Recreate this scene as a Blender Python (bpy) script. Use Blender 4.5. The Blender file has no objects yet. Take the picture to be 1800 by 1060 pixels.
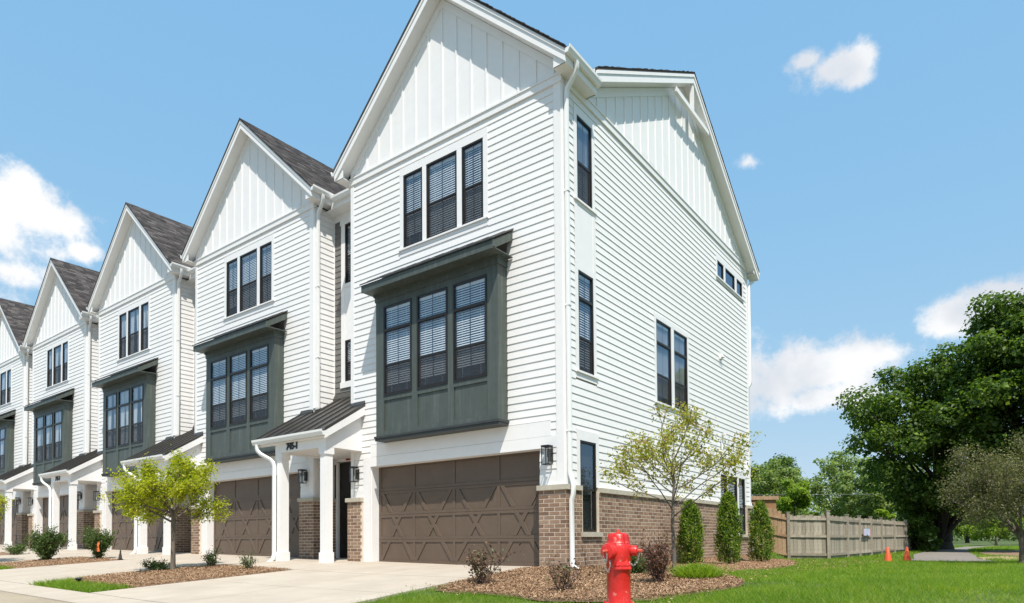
import bpy, math, random
import numpy as np
from mathutils import Vector, Matrix
from mathutils.geometry import delaunay_2d_cdt

scene = bpy.context.scene
COL = scene.collection
R = math.radians

# ------------------------------------------------------------------ camera
cam_data = bpy.data.cameras.new("camera")
cam = bpy.data.objects.new("camera", cam_data)
COL.objects.link(cam)
YAW, PITCH, ROLL = 0.6421, 0.0279, -0.0077
cam_data.sensor_fit = 'HORIZONTAL'
cam_data.sensor_width = 36.0
cam_data.lens = 1147.79 / 1800.0 * 36.0
cam_data.shift_y = (915.36 - 530.0) / 1800.0
cam_data.clip_start = 0.05
cam_data.clip_end = 5000.0
_r = Vector((math.cos(YAW), math.sin(YAW), 0))
_f = Vector((-math.sin(YAW), math.cos(YAW), 0))
_u = Vector((0, 0, 1))
_f2 = math.cos(PITCH) * _f + math.sin(PITCH) * _u
_u2 = -math.sin(PITCH) * _f + math.cos(PITCH) * _u
_r3 = math.cos(ROLL) * _r + math.sin(ROLL) * _u2
_u3 = -math.sin(ROLL) * _r + math.cos(ROLL) * _u2
_m = Matrix((( _r3.x, _u3.x, -_f2.x, 6.5469), (_r3.y, _u3.y, -_f2.y, -10.4308), (_r3.z, _u3.z, -_f2.z, 0.5749), (0, 0, 0, 1)))
cam.matrix_world = _m
scene.camera = cam
CAM = Vector((6.5469, -10.4308, 0.5749))

# ------------------------------------------------------------------ light
SUN_DIR = Vector((1.1, -1.0, 2.5)).normalized()
SUN_EL = math.asin(SUN_DIR.z)
SUN_ROT = math.atan2(SUN_DIR.x, SUN_DIR.y)
sun_data = bpy.data.lights.new("sun", 'SUN')
sun_data.energy = 4.0
sun_data.angle = R(0.53)
sun_data.color = (1.0, 0.94, 0.85)
sun = bpy.data.objects.new("sun", sun_data)
COL.objects.link(sun)
sun.rotation_euler = (-SUN_DIR).to_track_quat('-Z', 'Y').to_euler()
SKY_STRENGTH = 0.15
scene.view_settings.view_transform = 'Standard'
scene.view_settings.look = 'None'
scene.view_settings.gamma = 1.0
scene.view_settings.use_curve_mapping = False
scene.view_settings.exposure = 0.6

world = bpy.data.worlds.new("World")
scene.world = world
world.use_nodes = True
WT = world.node_tree
for n in list(WT.nodes):
    WT.nodes.remove(n)


def pix_dir(u, v):
    a = (u - 900.0) / 1147.79
    b = (915.36 - v) / 1147.79
    return (_f2 + a * _r3 + b * _u3).normalized()


def wn(t, **kw):
    n = WT.nodes.new(t)
    for k, v in kw.items():
        setattr(n, k, v)
    return n


def build_sky():
    L = WT.links.new
    out = wn('ShaderNodeOutputWorld')
    bg = wn('ShaderNodeBackground')
    bg.inputs['Strength'].default_value = SKY_STRENGTH
    L(bg.outputs[0], out.inputs[0])
    sky = wn('ShaderNodeTexSky', sky_type='NISHITA')
    sky.sun_disc = False
    sky.sun_elevation = SUN_EL
    sky.sun_rotation = SUN_ROT
    sky.altitude = 200.0
    sky.air_density = 1.0
    sky.dust_density = 0.4
    sky.ozone_density = 1.3
    # the photograph's sky is tone-mapped flat: a per-channel response curve on the physical sky
    sp = wn('ShaderNodeSeparateColor')
    L(sky.outputs[0], sp.inputs[0])
    hs = wn('ShaderNodeCombineColor')
    for i, (A, g) in enumerate(((0.50, 0.47), (0.622, 0.23), (0.79, 0.07))):
        m1 = wn('ShaderNodeMath', operation='MULTIPLY'); m1.inputs[1].default_value = 0.212
        m2 = wn('ShaderNodeMath', operation='POWER'); m2.inputs[1].default_value = g
        m3 = wn('ShaderNodeMath', operation='MULTIPLY'); m3.inputs[1].default_value = A / 0.212
        L(sp.outputs[i], m1.inputs[0]); L(m1.outputs[0], m2.inputs[0]); L(m2.outputs[0], m3.inputs[0]); L(m3.outputs[0], hs.inputs[i])
    tc = wn('ShaderNodeTexCoord')
    d = tc.outputs['Generated']
    # each cloud is a handful of soft puffs around a direction: (u, v, half width px, half height px, weight)
    puffs = [
        (35, 355, 60, 62, 1.0), (45, 322, 34, 34, 1.0), (90, 385, 70, 36, 1.0), (-30, 400, 110, 60, .95), (10, 475, 120, 34, .74), (130, 388, 40, 24, .85), (60, 440, 90, 26, .5),
        (146, 440, 34, 24, .72), (-140, 420, 130, 110, 1.0),
        (1440, 645, 130, 56, 1.0), (1370, 665, 110, 70, 1.0), (1500, 630, 90, 40, .95), (1555, 625, 40, 22, .8), (1450, 700, 170, 42, .8), (1300, 665, 110, 70, 1.0),
        (1700, 545, 66, 42, 1.0), (1760, 530, 80, 42, 1.0), (1840, 520, 90, 50, 1.0), (1660, 570, 40, 24, .8), (1930, 540, 110, 60, 1.0),
        (1420, 103, 46, 24, .74), (1465, 120, 62, 34, .78), (1515, 105, 36, 34, .76), (1500, 140, 40, 22, .68),
        (1312, 285, 50, 40, .20),
    ]
    dirs = [(pix_dir(u, v), rw / 1147.79 * 0.9, rh / 1147.79 * 0.9, w) for u, v, rw, rh, w in puffs]
    rg = random.Random(5)
    for i in range(16):                     # the same fair-weather clouds over the rest of the sky
        az = R(175 + rg.uniform(0, 200)); el = R(rg.uniform(8, 40))
        c = Vector((math.sin(az) * math.cos(el), math.cos(az) * math.cos(el), math.sin(el)))
        if c.dot(_f) > 0.35:
            continue
        dirs.append((c, rg.uniform(.1, .22), rg.uniform(.05, .09), 1.0))
    best = None
    for c, rw, rh, w in dirs:
        k = (pix_dir(900, 530) * 0).length
        e1 = Vector((0, 0, 1)).cross(c).normalized()
        e2 = c.cross(e1).normalized()
        rot = Matrix((e1, e2, c)).transposed().to_euler()
        mp = wn('ShaderNodeMapping', vector_type='TEXTURE')
        mp.inputs['Location'].default_value = c
        mp.inputs['Rotation'].default_value = rot
        mp.inputs['Scale'].default_value = (rw, rh, 0.5)
        L(d, mp.inputs['Vector'])
        ln = wn('ShaderNodeVectorMath', operation='LENGTH')
        L(mp.outputs[0], ln.inputs[0])
        sb = wn('ShaderNodeMath', operation='SUBTRACT')
        sb.inputs[0].default_value = w
        L(ln.outputs['Value'], sb.inputs[1])
        if best is None:
            best = sb.outputs[0]
        else:
            mx = wn('ShaderNodeMath', operation='SMOOTH_MAX')
            L(best, mx.inputs[0]); L(sb.outputs[0], mx.inputs[1]); mx.inputs[2].default_value = 0.25
            best = mx.outputs[0]
    nz = wn('ShaderNodeTexNoise')
    nz.inputs['Scale'].default_value = 15.0
    nz.inputs['Detail'].default_value = 10.0
    nz.inputs['Roughness'].default_value = 0.66
    L(d, nz.inputs['Vector'])
    ns = wn('ShaderNodeMath', operation='MULTIPLY_ADD')
    L(nz.outputs['Fac'], ns.inputs[0]); ns.inputs[1].default_value = 2.3; ns.inputs[2].default_value = -1.12
    ad = wn('ShaderNodeMath', operation='ADD')
    L(best, ad.inputs[0]); L(ns.outputs[0], ad.inputs[1])
    mr = wn('ShaderNodeMapRange', interpolation_type='SMOOTHSTEP')
    mr.inputs['From Min'].default_value = 0.0; mr.inputs['From Max'].default_value = 0.62
    mr.inputs['To Max'].default_value = 0.95
    L(ad.outputs[0], mr.inputs['Value'])
    # lit tops white, thicker middles a little grey
    nz2 = wn('ShaderNodeTexNoise')
    nz2.inputs['Scale'].default_value = 7.0; nz2.inputs['Detail'].default_value = 5.0
    L(d, nz2.inputs['Vector'])
    cr = wn('ShaderNodeMix', data_type='RGBA')
    cr.inputs[6].default_value = (3.35, 3.5, 3.75, 1)
    cr.inputs[7].default_value = (4.65, 4.62, 4.6, 1)
    mr2 = wn('ShaderNodeMapRange', interpolation_type='SMOOTHSTEP')
    mr2.inputs['From Min'].default_value = 0.38; mr2.inputs['From Max'].default_value = 0.6
    L(nz2.outputs['Fac'], mr2.inputs['Value'])
    L(mr2.outputs[0], cr.inputs[0])
    mix = wn('ShaderNodeMix', data_type='RGBA')
    L(mr.outputs[0], mix.inputs[0]); L(hs.outputs[0], mix.inputs[6]); L(cr.outputs[2], mix.inputs[7])
    L(mix.outputs[2], bg.inputs['Color'])


build_sky()

# ------------------------------------------------------------------ materials


def new_mat(name):
    m = bpy.data.materials.new(name)
    m.use_nodes = True
    nt = m.node_tree
    for n in list(nt.nodes):
        nt.nodes.remove(n)
    out = nt.nodes.new('ShaderNodeOutputMaterial')
    return m, nt, out


def N(nt, t, **kw):
    n = nt.nodes.new(t)
    for k, v in kw.items():
        setattr(n, k, v)
    return n


def rgb(c):
    return (c[0], c[1], c[2], 1.0)


def ramp(nt, fac, stops):
    r = N(nt, 'ShaderNodeValToRGB')
    el = r.color_ramp.elements
    while len(el) < len(stops):
        el.new(0.5)
    for e, (p, c) in zip(el, stops):
        e.position = p
        e.color = rgb(c)
    nt.links.new(fac, r.inputs[0])
    return r.outputs[0]


def paint(name, c, rough=0.5, var=0.06, scale=6.0, bump=0.0, bscale=60.0, stretch=(1, 1, 1), spec=0.4, metallic=0.0, streak=0.0, islands=0.0, fine=0.0):
    """a base colour with low wear noise, optional run-down streaks, a per-piece tint and relief"""
    m, nt, out = new_mat(name)
    b = N(nt, 'ShaderNodeBsdfPrincipled')
    b.inputs['Roughness'].default_value = rough
    b.inputs['Specular IOR Level'].default_value = spec
    b.inputs['Metallic'].default_value = metallic
    nt.links.new(b.outputs[0], out.inputs[0])
    tc = N(nt, 'ShaderNodeTexCoord')
    mp = N(nt, 'ShaderNodeMapping')
    mp.inputs['Scale'].default_value = stretch
    nt.links.new(tc.outputs['Object'], mp.inputs[0])
    nz = N(nt, 'ShaderNodeTexNoise')
    nz.inputs['Scale'].default_value = scale
    nz.inputs['Detail'].default_value = 6.0
    nz.inputs['Roughness'].default_value = 0.65
    nt.links.new(mp.outputs[0], nz.inputs['Vector'])
    fac = nz.outputs['Fac']
    lo = tuple(max(0.0, x * (1 - var * 2.2)) for x in c)
    hi = tuple(min(0.95, x * (1 + var * 2.2)) for x in c)
    col = ramp(nt, fac, [(0.3, lo), (0.7, hi)])
    if fine:
        nf = N(nt, 'ShaderNodeTexNoise'); nf.inputs['Scale'].default_value = 90.0; nf.inputs['Detail'].default_value = 4.0
        nt.links.new(tc.outputs['Object'], nf.inputs['Vector'])
        mf = N(nt, 'ShaderNodeMix', data_type='RGBA', blend_type='MULTIPLY'); mf.inputs[0].default_value = 1.0
        g = ramp(nt, nf.outputs['Fac'], [(0.3, (1 - fine,) * 3), (0.7, (1 + fine,) * 3)])
        nt.links.new(col, mf.inputs[6]); nt.links.new(g, mf.inputs[7]); col = mf.outputs[2]
    if streak:
        m2 = N(nt, 'ShaderNodeMapping'); m2.inputs['Scale'].default_value = (9, 9, 0.55)
        nt.links.new(tc.outputs['Object'], m2.inputs[0])
        n2 = N(nt, 'ShaderNodeTexNoise'); n2.inputs['Scale'].default_value = 1.4; n2.inputs['Detail'].default_value = 7
        nt.links.new(m2.outputs[0], n2.inputs['Vector'])
        mx = N(nt, 'ShaderNodeMix', data_type='RGBA', blend_type='ADD')
        s = ramp(nt, n2.outputs['Fac'], [(0.5, (0, 0, 0)), (0.75, (streak, streak, streak))])
        mx.inputs[0].default_value = 1.0
        nt.links.new(col, mx.inputs[6]); nt.links.new(s, mx.inputs[7]); col = mx.outputs[2]
    if islands:
        ge = N(nt, 'ShaderNodeNewGeometry'); oi = N(nt, 'ShaderNodeObjectInfo')
        ad = N(nt, 'ShaderNodeMath', operation='ADD')
        nt.links.new(ge.outputs['Random Per Island'], ad.inputs[0]); nt.links.new(oi.outputs['Random'], ad.inputs[1])
        fr = N(nt, 'ShaderNodeMath', operation='FRACT'); nt.links.new(ad.outputs[0], fr.inputs[0])
        g = ramp(nt, fr.outputs[0], [(0.0, (1 - islands,) * 3), (1.0, (1 + islands,) * 3)])
        mx = N(nt, 'ShaderNodeMix', data_type='RGBA', blend_type='MULTIPLY'); mx.inputs[0].default_value = 1.0
        nt.links.new(col, mx.inputs[6]); nt.links.new(g, mx.inputs[7]); col = mx.outputs[2]
    nt.links.new(col, b.inputs['Base Color'])
    if bump:
        nb = N(nt, 'ShaderNodeTexNoise'); nb.inputs['Scale'].default_value = bscale; nb.inputs['Detail'].default_value = 5
        nt.links.new(mp.outputs[0], nb.inputs['Vector'])
        bp = N(nt, 'ShaderNodeBump'); bp.inputs['Strength'].default_value = bump; bp.inputs['Distance'].default_value = 0.02
        nt.links.new(nb.outputs['Fac'], bp.inputs['Height'])
        nt.links.new(bp.outputs[0], b.inputs['Normal'])
    return m


def island_mat(name, stops, rough=0.85, noise=0.25, nscale=30.0, bump=0.3):
    """each loose piece takes its own colour from the ramp, with grain on top"""
    m, nt, out = new_mat(name)
    b = N(nt, 'ShaderNodeBsdfPrincipled')
    b.inputs['Roughness'].default_value = rough
    b.inputs['Specular IOR Level'].default_value = 0.25
    nt.links.new(b.outputs[0], out.inputs[0])
    ge = N(nt, 'ShaderNodeNewGeometry'); oi = N(nt, 'ShaderNodeObjectInfo')
    ad = N(nt, 'ShaderNodeMath', operation='ADD')
    nt.links.new(ge.outputs['Random Per Island'], ad.inputs[0]); nt.links.new(oi.outputs['Random'], ad.inputs[1])
    fr = N(nt, 'ShaderNodeMath', operation='FRACT'); nt.links.new(ad.outputs[0], fr.inputs[0])
    col = ramp(nt, fr.outputs[0], stops)
    tc = N(nt, 'ShaderNodeTexCoord')
    nz = N(nt, 'ShaderNodeTexNoise'); nz.inputs['Scale'].default_value = nscale; nz.inputs['Detail'].default_value = 6
    nt.links.new(tc.outputs['Object'], nz.inputs['Vector'])
    g = ramp(nt, nz.outputs['Fac'], [(0.3, (1 - noise,) * 3), (0.7, (1 + noise,) * 3)])
    mx = N(nt, 'ShaderNodeMix', data_type='RGBA', blend_type='MULTIPLY'); mx.inputs[0].default_value = 1.0
    nt.links.new(col, mx.inputs[6]); nt.links.new(g, mx.inputs[7])
    nt.links.new(mx.outputs[2], b.inputs['Base Color'])
    if bump:
        bp = N(nt, 'ShaderNodeBump'); bp.inputs['Strength'].default_value = bump; bp.inputs['Distance'].default_value = 0.01
        nt.links.new(nz.outputs['Fac'], bp.inputs['Height']); nt.links.new(bp.outputs[0], b.inputs['Normal'])
    return m


def leaf_mat(name, stops, transl=0.35, rough=0.5, patch=0.0):
    m, nt, out = new_mat(name)
    ge = N(nt, 'ShaderNodeNewGeometry')
    col = ramp(nt, ge.outputs['Random Per Island'], stops)
    if patch:
        tc = N(nt, 'ShaderNodeTexCoord')
        nz = N(nt, 'ShaderNodeTexNoise'); nz.inputs['Scale'].default_value = 0.9; nz.inputs['Detail'].default_value = 5; nz.inputs['Roughness'].default_value = 0.7
        nt.links.new(tc.outputs['Object'], nz.inputs['Vector'])
        g = ramp(nt, nz.outputs['Fac'], [(0.32, (1 - patch * .7, 1 - patch * .5, 1 - patch * .5)), (0.5, (1, 1, 1)), (0.68, (1 + patch * 1.5, 1 + patch * .7, 1 + patch))])
        mm = N(nt, 'ShaderNodeMix', data_type='RGBA', blend_type='MULTIPLY'); mm.inputs[0].default_value = 1.0
        nt.links.new(col, mm.inputs[6]); nt.links.new(g, mm.inputs[7]); col = mm.outputs[2]
    b = N(nt, 'ShaderNodeBsdfPrincipled')
    b.inputs['Roughness'].default_value = rough
    b.inputs['Specular IOR Level'].default_value = 0.35
    nt.links.new(col, b.inputs['Base Color'])
    t = N(nt, 'ShaderNodeBsdfTranslucent')
    h = N(nt, 'ShaderNodeMix', data_type='RGBA', blend_type='MULTIPLY'); h.inputs[0].default_value = 1.0
    h.inputs[7].default_value = (1.5, 1.6, 0.6, 1)
    nt.links.new(col, h.inputs[6]); nt.links.new(h.outputs[2], t.inputs['Color'])
    mx = N(nt, 'ShaderNodeMixShader'); mx.inputs[0].default_value = transl
    nt.links.new(b.outputs[0], mx.inputs[1]); nt.links.new(t.outputs[0], mx.inputs[2])
    nt.links.new(mx.outputs[0], out.inputs[0])
    return m


def glass_mat(name, tint=(0.86, 0.9, 0.93), refl=(1, 1, 1), ior=1.75):
    m, nt, out = new_mat(name)
    tr = N(nt, 'ShaderNodeBsdfTransparent'); tr.inputs[0].default_value = rgb(tint)
    gl = N(nt, 'ShaderNodeBsdfGlossy'); gl.inputs['Roughness'].default_value = 0.015
    gl.inputs[0].default_value = rgb(refl)
    # two-sided Schlick reflectance, so that light also gets in from behind
    ge = N(nt, 'ShaderNodeNewGeometry')
    dt = N(nt, 'ShaderNodeVectorMath', operation='DOT_PRODUCT')
    nt.links.new(ge.outputs['Incoming'], dt.inputs[0]); nt.links.new(ge.outputs['Normal'], dt.inputs[1])
    ab = N(nt, 'ShaderNodeMath', operation='ABSOLUTE'); nt.links.new(dt.outputs['Value'], ab.inputs[0])
    om = N(nt, 'ShaderNodeMath', operation='SUBTRACT'); om.inputs[0].default_value = 1.0; nt.links.new(ab.outputs[0], om.inputs[1])
    pw = N(nt, 'ShaderNodeMath', operation='POWER'); nt.links.new(om.outputs[0], pw.inputs[0]); pw.inputs[1].default_value = 4.0
    r0 = ((ior - 1) / (ior + 1)) ** 2
    fr = N(nt, 'ShaderNodeMath', operation='MULTIPLY_ADD'); nt.links.new(pw.outputs[0], fr.inputs[0]); fr.inputs[1].default_value = 1 - r0; fr.inputs[2].default_value = r0
    tc = N(nt, 'ShaderNodeTexCoord')
    nz = N(nt, 'ShaderNodeTexNoise'); nz.inputs['Scale'].default_value = 1.6
    nt.links.new(tc.outputs['Object'], nz.inputs['Vector'])
    bp = N(nt, 'ShaderNodeBump'); bp.inputs['Strength'].default_value = 0.05; bp.inputs['Distance'].default_value = 0.05
    nt.links.new(nz.outputs['Fac'], bp.inputs['Height']); nt.links.new(bp.outputs[0], gl.inputs['Normal'])
    mx = N(nt, 'ShaderNodeMixShader')
    nt.links.new(fr.outputs[0], mx.inputs[0]); nt.links.new(tr.outputs[0], mx.inputs[1]); nt.links.new(gl.outputs[0], mx.inputs[2])
    nt.links.new(mx.outputs[0], out.inputs[0])
    return m


def screen_mat(name, cover=0.55):
    m, nt, out = new_mat(name)
    tr = N(nt, 'ShaderNodeBsdfTransparent')
    df = N(nt, 'ShaderNodeBsdfDiffuse'); df.inputs[0].default_value = (0.06, 0.06, 0.062, 1)
    mx = N(nt, 'ShaderNodeMixShader'); mx.inputs[0].default_value = cover
    nt.links.new(tr.outputs[0], mx.inputs[1]); nt.links.new(df.outputs[0], mx.inputs[2])
    nt.links.new(mx.outputs[0], out.inputs[0])
    return m


M = {}
M['siding'] = paint('white_siding', (0.785, 0.775, 0.765), rough=0.55, var=0.012, scale=3.0, bump=0.12, bscale=35, stretch=(1, 1, 6), islands=0.018)
M['trim'] = paint('white_trim', (0.805, 0.795, 0.79), rough=0.5, var=0.012, scale=4, bump=0.05, bscale=80)
M['gutter'] = paint('white_metal', (0.80, 0.80, 0.79), rough=0.32, var=0.01, spec=0.5)
M['dark_siding'] = paint('grey_siding', (0.16, 0.155, 0.145), rough=0.6, var=0.03, islands=0.04)
M['bay'] = paint('slate_green_paint', (0.070, 0.085, 0.076), rough=0.5, var=0.05, scale=4, bump=0.15, bscale=50, streak=0.035, fine=0.06)
M['bay_trim'] = paint('dark_grey_paint', (0.042, 0.047, 0.046), rough=0.5, var=0.08)
M['metal_roof'] = paint('bronze_metal', (0.045, 0.042, 0.038), rough=0.38, var=0.06, spec=0.6)
M['bronze'] = paint('bronze_door_paint', (0.118, 0.084, 0.061), rough=0.45, var=0.04, scale=2.5, bump=0.08, bscale=120)
M['black'] = paint('black_metal', (0.012, 0.011, 0.011), rough=0.4, var=0.05)
M['frame'] = paint('dark_window_vinyl', (0.018, 0.015, 0.013), rough=0.38, var=0.06)
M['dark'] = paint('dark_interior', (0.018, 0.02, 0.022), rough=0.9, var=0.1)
M['blind'] = paint('white_blind', (0.78, 0.78, 0.77), rough=0.5, var=0.01)
M['curtain'] = paint('curtain_cloth', (0.55, 0.53, 0.5), rough=0.9, var=0.05, stretch=(14, 14, 0.4), scale=1.2)
M['glass'] = glass_mat('window_glass', (0.86, 0.90, 0.93), (0.72, 0.86, 1.0), 2.15)
M['lamp_glass'] = glass_mat('lantern_glass', (0.9, 0.92, 0.92), ior=1.45)
M['screen'] = screen_mat('insect_screen', 0.30)
M['stone'] = paint('limestone', (0.46, 0.42, 0.34), rough=0.8, var=0.06, bump=0.2, bscale=60)
M['mortar'] = paint('mortar', (0.62, 0.53, 0.43), rough=0.95, var=0.06, bump=0.3, bscale=90)
M['brick'] = island_mat('brown_brick', [(0.0, (0.165, 0.102, 0.070)), (0.3, (0.235, 0.148, 0.100)), (0.65, (0.275, 0.180, 0.124)), (0.9, (0.315, 0.218, 0.155)), (1.0, (0.19, 0.128, 0.095))], noise=0.22, nscale=22)
M['shingle'] = island_mat('asphalt_shingle', [(0.0, (0.030, 0.027, 0.026)), (0.4, (0.052, 0.045, 0.043)), (0.75, (0.075, 0.066, 0.062)), (1.0, (0.115, 0.102, 0.096))], noise=0.35, nscale=60)
M['concrete'] = paint('pale_concrete', (0.445, 0.382, 0.31), rough=0.9, var=0.045, scale=1.1, bump=0.12, bscale=90, fine=0.05)
M['street'] = paint('dusty_street', (0.33, 0.275, 0.20), rough=0.95, var=0.06, scale=0.9, bump=0.25, bscale=140, fine=0.12)
M['asphalt'] = paint('grey_asphalt', (0.22, 0.19, 0.16), rough=0.95, var=0.06, scale=0.8, bump=0.3, bscale=120, fine=0.15)
M['mulch_bed'] = paint('mulch_soil', (0.24, 0.155, 0.095), rough=0.95, var=0.16, scale=9, bump=0.8, bscale=45, fine=0.3)
M['mulch'] = island_mat('bark_chips', [(0.0, (0.12, 0.066, 0.038)), (0.3, (0.28, 0.168, 0.096)), (0.75, (0.41, 0.258, 0.15)), (1.0, (0.56, 0.40, 0.26))], noise=0.3, nscale=80)
M['ground'] = paint('turf_soil', (0.075, 0.108, 0.032), rough=0.95, var=0.16, scale=2.2, bump=0.7, bscale=30, fine=0.25)
M['grass'] = leaf_mat('grass_blades', [(0.0, (0.105, 0.19, 0.015)), (0.5, (0.165, 0.285, 0.02)), (0.85, (0.23, 0.335, 0.035)), (1.0, (0.36, 0.36, 0.10))], 0.5, patch=0.3)
M['bark'] = paint('grey_bark', (0.15, 0.125, 0.10), rough=0.9, var=0.15, scale=8, bump=0.6, bscale=30, stretch=(3, 3, 0.6))
M['bark_dark'] = paint('dark_bark', (0.06, 0.05, 0.042), rough=0.9, var=0.15, scale=6, bump=0.6, bscale=20, stretch=(3, 3, 0.6))
M['stem_red'] = paint('red_brown_stems', (0.10, 0.062, 0.05), rough=0.8, var=0.1)
M['leaf_maple'] = leaf_mat('maple_leaves', [(0.0, (0.040, 0.078, 0.012)), (0.5, (0.082, 0.142, 0.02)), (0.88, (0.135, 0.215, 0.034)), (1.0, (0.21, 0.30, 0.05))], 0.42)
M['leaf_far'] = leaf_mat('far_leaves', [(0.0, (0.12, 0.17, 0.06)), (0.6, (0.22, 0.29, 0.10)), (1.0, (0.32, 0.39, 0.15))], 0.5)
M['leaf_bright'] = leaf_mat('bright_leaves', [(0.0, (0.12, 0.20, 0.02)), (0.6, (0.21, 0.31, 0.03)), (1.0, (0.31, 0.40, 0.05))], 0.5)
M['leaf_lime'] = leaf_mat('yellow_green_leaves', [(0.0, (0.19, 0.24, 0.014)), (0.5, (0.36, 0.40, 0.025)), (0.85, (0.47, 0.48, 0.045)), (1.0, (0.52, 0.44, 0.08))], 0.5)
M['leaf_sparse'] = leaf_mat('olive_yellow_leaves', [(0.0, (0.17, 0.19, 0.02)), (0.5, (0.32, 0.33, 0.045)), (0.85, (0.44, 0.41, 0.08)), (1.0, (0.38, 0.19, 0.08))], 0.45)
M['leaf_olive'] = leaf_mat('olive_leaves', [(0.0, (0.095, 0.10, 0.04)), (0.6, (0.16, 0.16, 0.07)), (1.0, (0.23, 0.21, 0.11))], 0.3)
M['leaf_cedar'] = leaf_mat('cedar_sprays', [(0.0, (0.04, 0.085, 0.014)), (0.45, (0.10, 0.18, 0.024)), (0.8, (0.23, 0.33, 0.045)), (1.0, (0.38, 0.39, 0.08))], 0.5)
M['leaf_shrub'] = leaf_mat('shrub_leaves', [(0.0, (0.04, 0.08, 0.02)), (0.6, (0.085, 0.14, 0.035)), (1.0, (0.14, 0.19, 0.055))], 0.3)
M['leaf_rust'] = leaf_mat('dry_leaves', [(0.0, (0.10, 0.06, 0.042)), (0.45, (0.18, 0.105, 0.07)), (0.75, (0.22, 0.145, 0.085)), (0.88, (0.06, 0.09, 0.035)), (1.0, (0.09, 0.12, 0.05))], 0.2)
M['leaf_plum'] = leaf_mat('plum_leaves', [(0.0, (0.07, 0.035, 0.03)), (0.6, (0.17, 0.08, 0.06)), (1.0, (0.26, 0.14, 0.09))], 0.3)
M['wood_grey'] = island_mat('weathered_boards', [(0.0, (0.24, 0.205, 0.16)), (0.5, (0.33, 0.288, 0.225)), (1.0, (0.42, 0.37, 0.295))], noise=0.2, nscale=9)
M['wood_new'] = island_mat('orange_cedar', [(0.0, (0.28, 0.175, 0.10)), (1.0, (0.38, 0.255, 0.155))], noise=0.2, nscale=9)
M['clay'] = paint('orange_brown_wall', (0.30, 0.155, 0.075), rough=0.9, var=0.1, scale=3)
M['red'] = paint('red_hydrant_paint', (0.60, 0.020, 0.016), rough=0.36, var=0.10, scale=7, bump=0.10, bscale=45, spec=0.5)
def add_wear(m, col, scale, lo, hi, stretch=(1, 1, 1), amount=1.0):
    """patches of another colour where a noise passes a threshold: chips, stains"""
    nt = m.node_tree
    b = [n for n in nt.nodes if n.type == 'BSDF_PRINCIPLED'][0]
    old = b.inputs['Base Color'].links[0].from_socket
    tc = N(nt, 'ShaderNodeTexCoord'); mp = N(nt, 'ShaderNodeMapping'); mp.inputs['Scale'].default_value = stretch
    nt.links.new(tc.outputs['Object'], mp.inputs[0])
    nz = N(nt, 'ShaderNodeTexNoise'); nz.inputs['Scale'].default_value = scale; nz.inputs['Detail'].default_value = 8; nz.inputs['Roughness'].default_value = 0.7
    nt.links.new(mp.outputs[0], nz.inputs['Vector'])
    mr = N(nt, 'ShaderNodeMapRange'); mr.inputs['From Min'].default_value = lo; mr.inputs['From Max'].default_value = hi; mr.inputs['To Max'].default_value = amount
    nt.links.new(nz.outputs['Fac'], mr.inputs['Value'])
    mx = N(nt, 'ShaderNodeMix', data_type='RGBA'); mx.inputs[7].default_value = rgb(col)
    nt.links.new(mr.outputs[0], mx.inputs[0]); nt.links.new(old, mx.inputs[6]); nt.links.new(mx.outputs[2], b.inputs['Base Color'])


add_wear(M['red'], (0.62, 0.27, 0.22), 19.0, 0.595, 0.62, (1, 1, .6), 0.7)
add_wear(M['red'], (0.16, 0.035, 0.02), 9.0, 0.62, 0.72, (1, 1, 1), 0.75)
add_wear(M['concrete'], (0.33, 0.29, 0.24), 1.3, 0.52, 0.75, (2.4, .35, 1), 0.55)
add_wear(M['concrete'], (0.56, 0.51, 0.44), 0.7, 0.5, 0.8, (1, 1, 1), 0.5)
add_wear(M['concrete'], (0.20, 0.165, 0.12), 9.0, 0.70, 0.74, (1, 1, 1), 0.6)
add_wear(M['wood_grey'], (0.13, 0.105, 0.08), 3.0, 0.5, 0.75, (6, 6, .5), 0.7)
add_wear(M['siding'], (0.66, 0.63, 0.58), 1.2, 0.55, 0.85, (3, 3, .5), 0.5)
M['red_faded'] = paint('faded_red_paint', (0.52, 0.075, 0.045), rough=0.5, var=0.12, scale=20)
M['scratch'] = paint('scraped_paint', (0.55, 0.32, 0.27), rough=0.8, var=0.1)
M['steel'] = paint('grey_chain_steel', (0.36, 0.35, 0.33), rough=0.45, var=0.1, metallic=0.6)
M['alarm'] = paint('red_plastic', (0.30, 0.015, 0.012), rough=0.35, var=0.04)
M['cone'] = paint('orange_plastic', (0.62, 0.10, 0.025), rough=0.5, var=0.08, scale=5)
M['ribbon'] = paint('orange_ribbon', (0.75, 0.16, 0.04), rough=0.6, var=0.05)
M['pink'] = paint('pink_ribbon', (0.70, 0.30, 0.33), rough=0.6, var=0.05)
M['signface'] = paint('pale_blue_board', (0.48, 0.56, 0.72), rough=0.5, var=0.05)
M['bounce_ground'] = paint('neutral_bounce_grey', (0.11, 0.11, 0.115), rough=0.95, var=0.08, scale=0.7)  # dark neutral grey picked to cut warm bounce onto the walls
M['candle'] = paint('cream_candle', (0.75, 0.72, 0.62), rough=0.6, var=0.02)

# ------------------------------------------------------------------ mesh helpers


def FR(u, z, d):            # on the street front: u along the front, d towards the street
    return (u, -d, z)


def SI(u, z, d):            # on the end wall (x = 0): u towards the back, d outwards
    return (d, u, z)


def RC(u, z, d):            # on the recessed entry wall
    return (u, 0.86 - d, z)


def XY(u, z, d):            # plain: u = x, d = y
    return (u, d, z)


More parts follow.
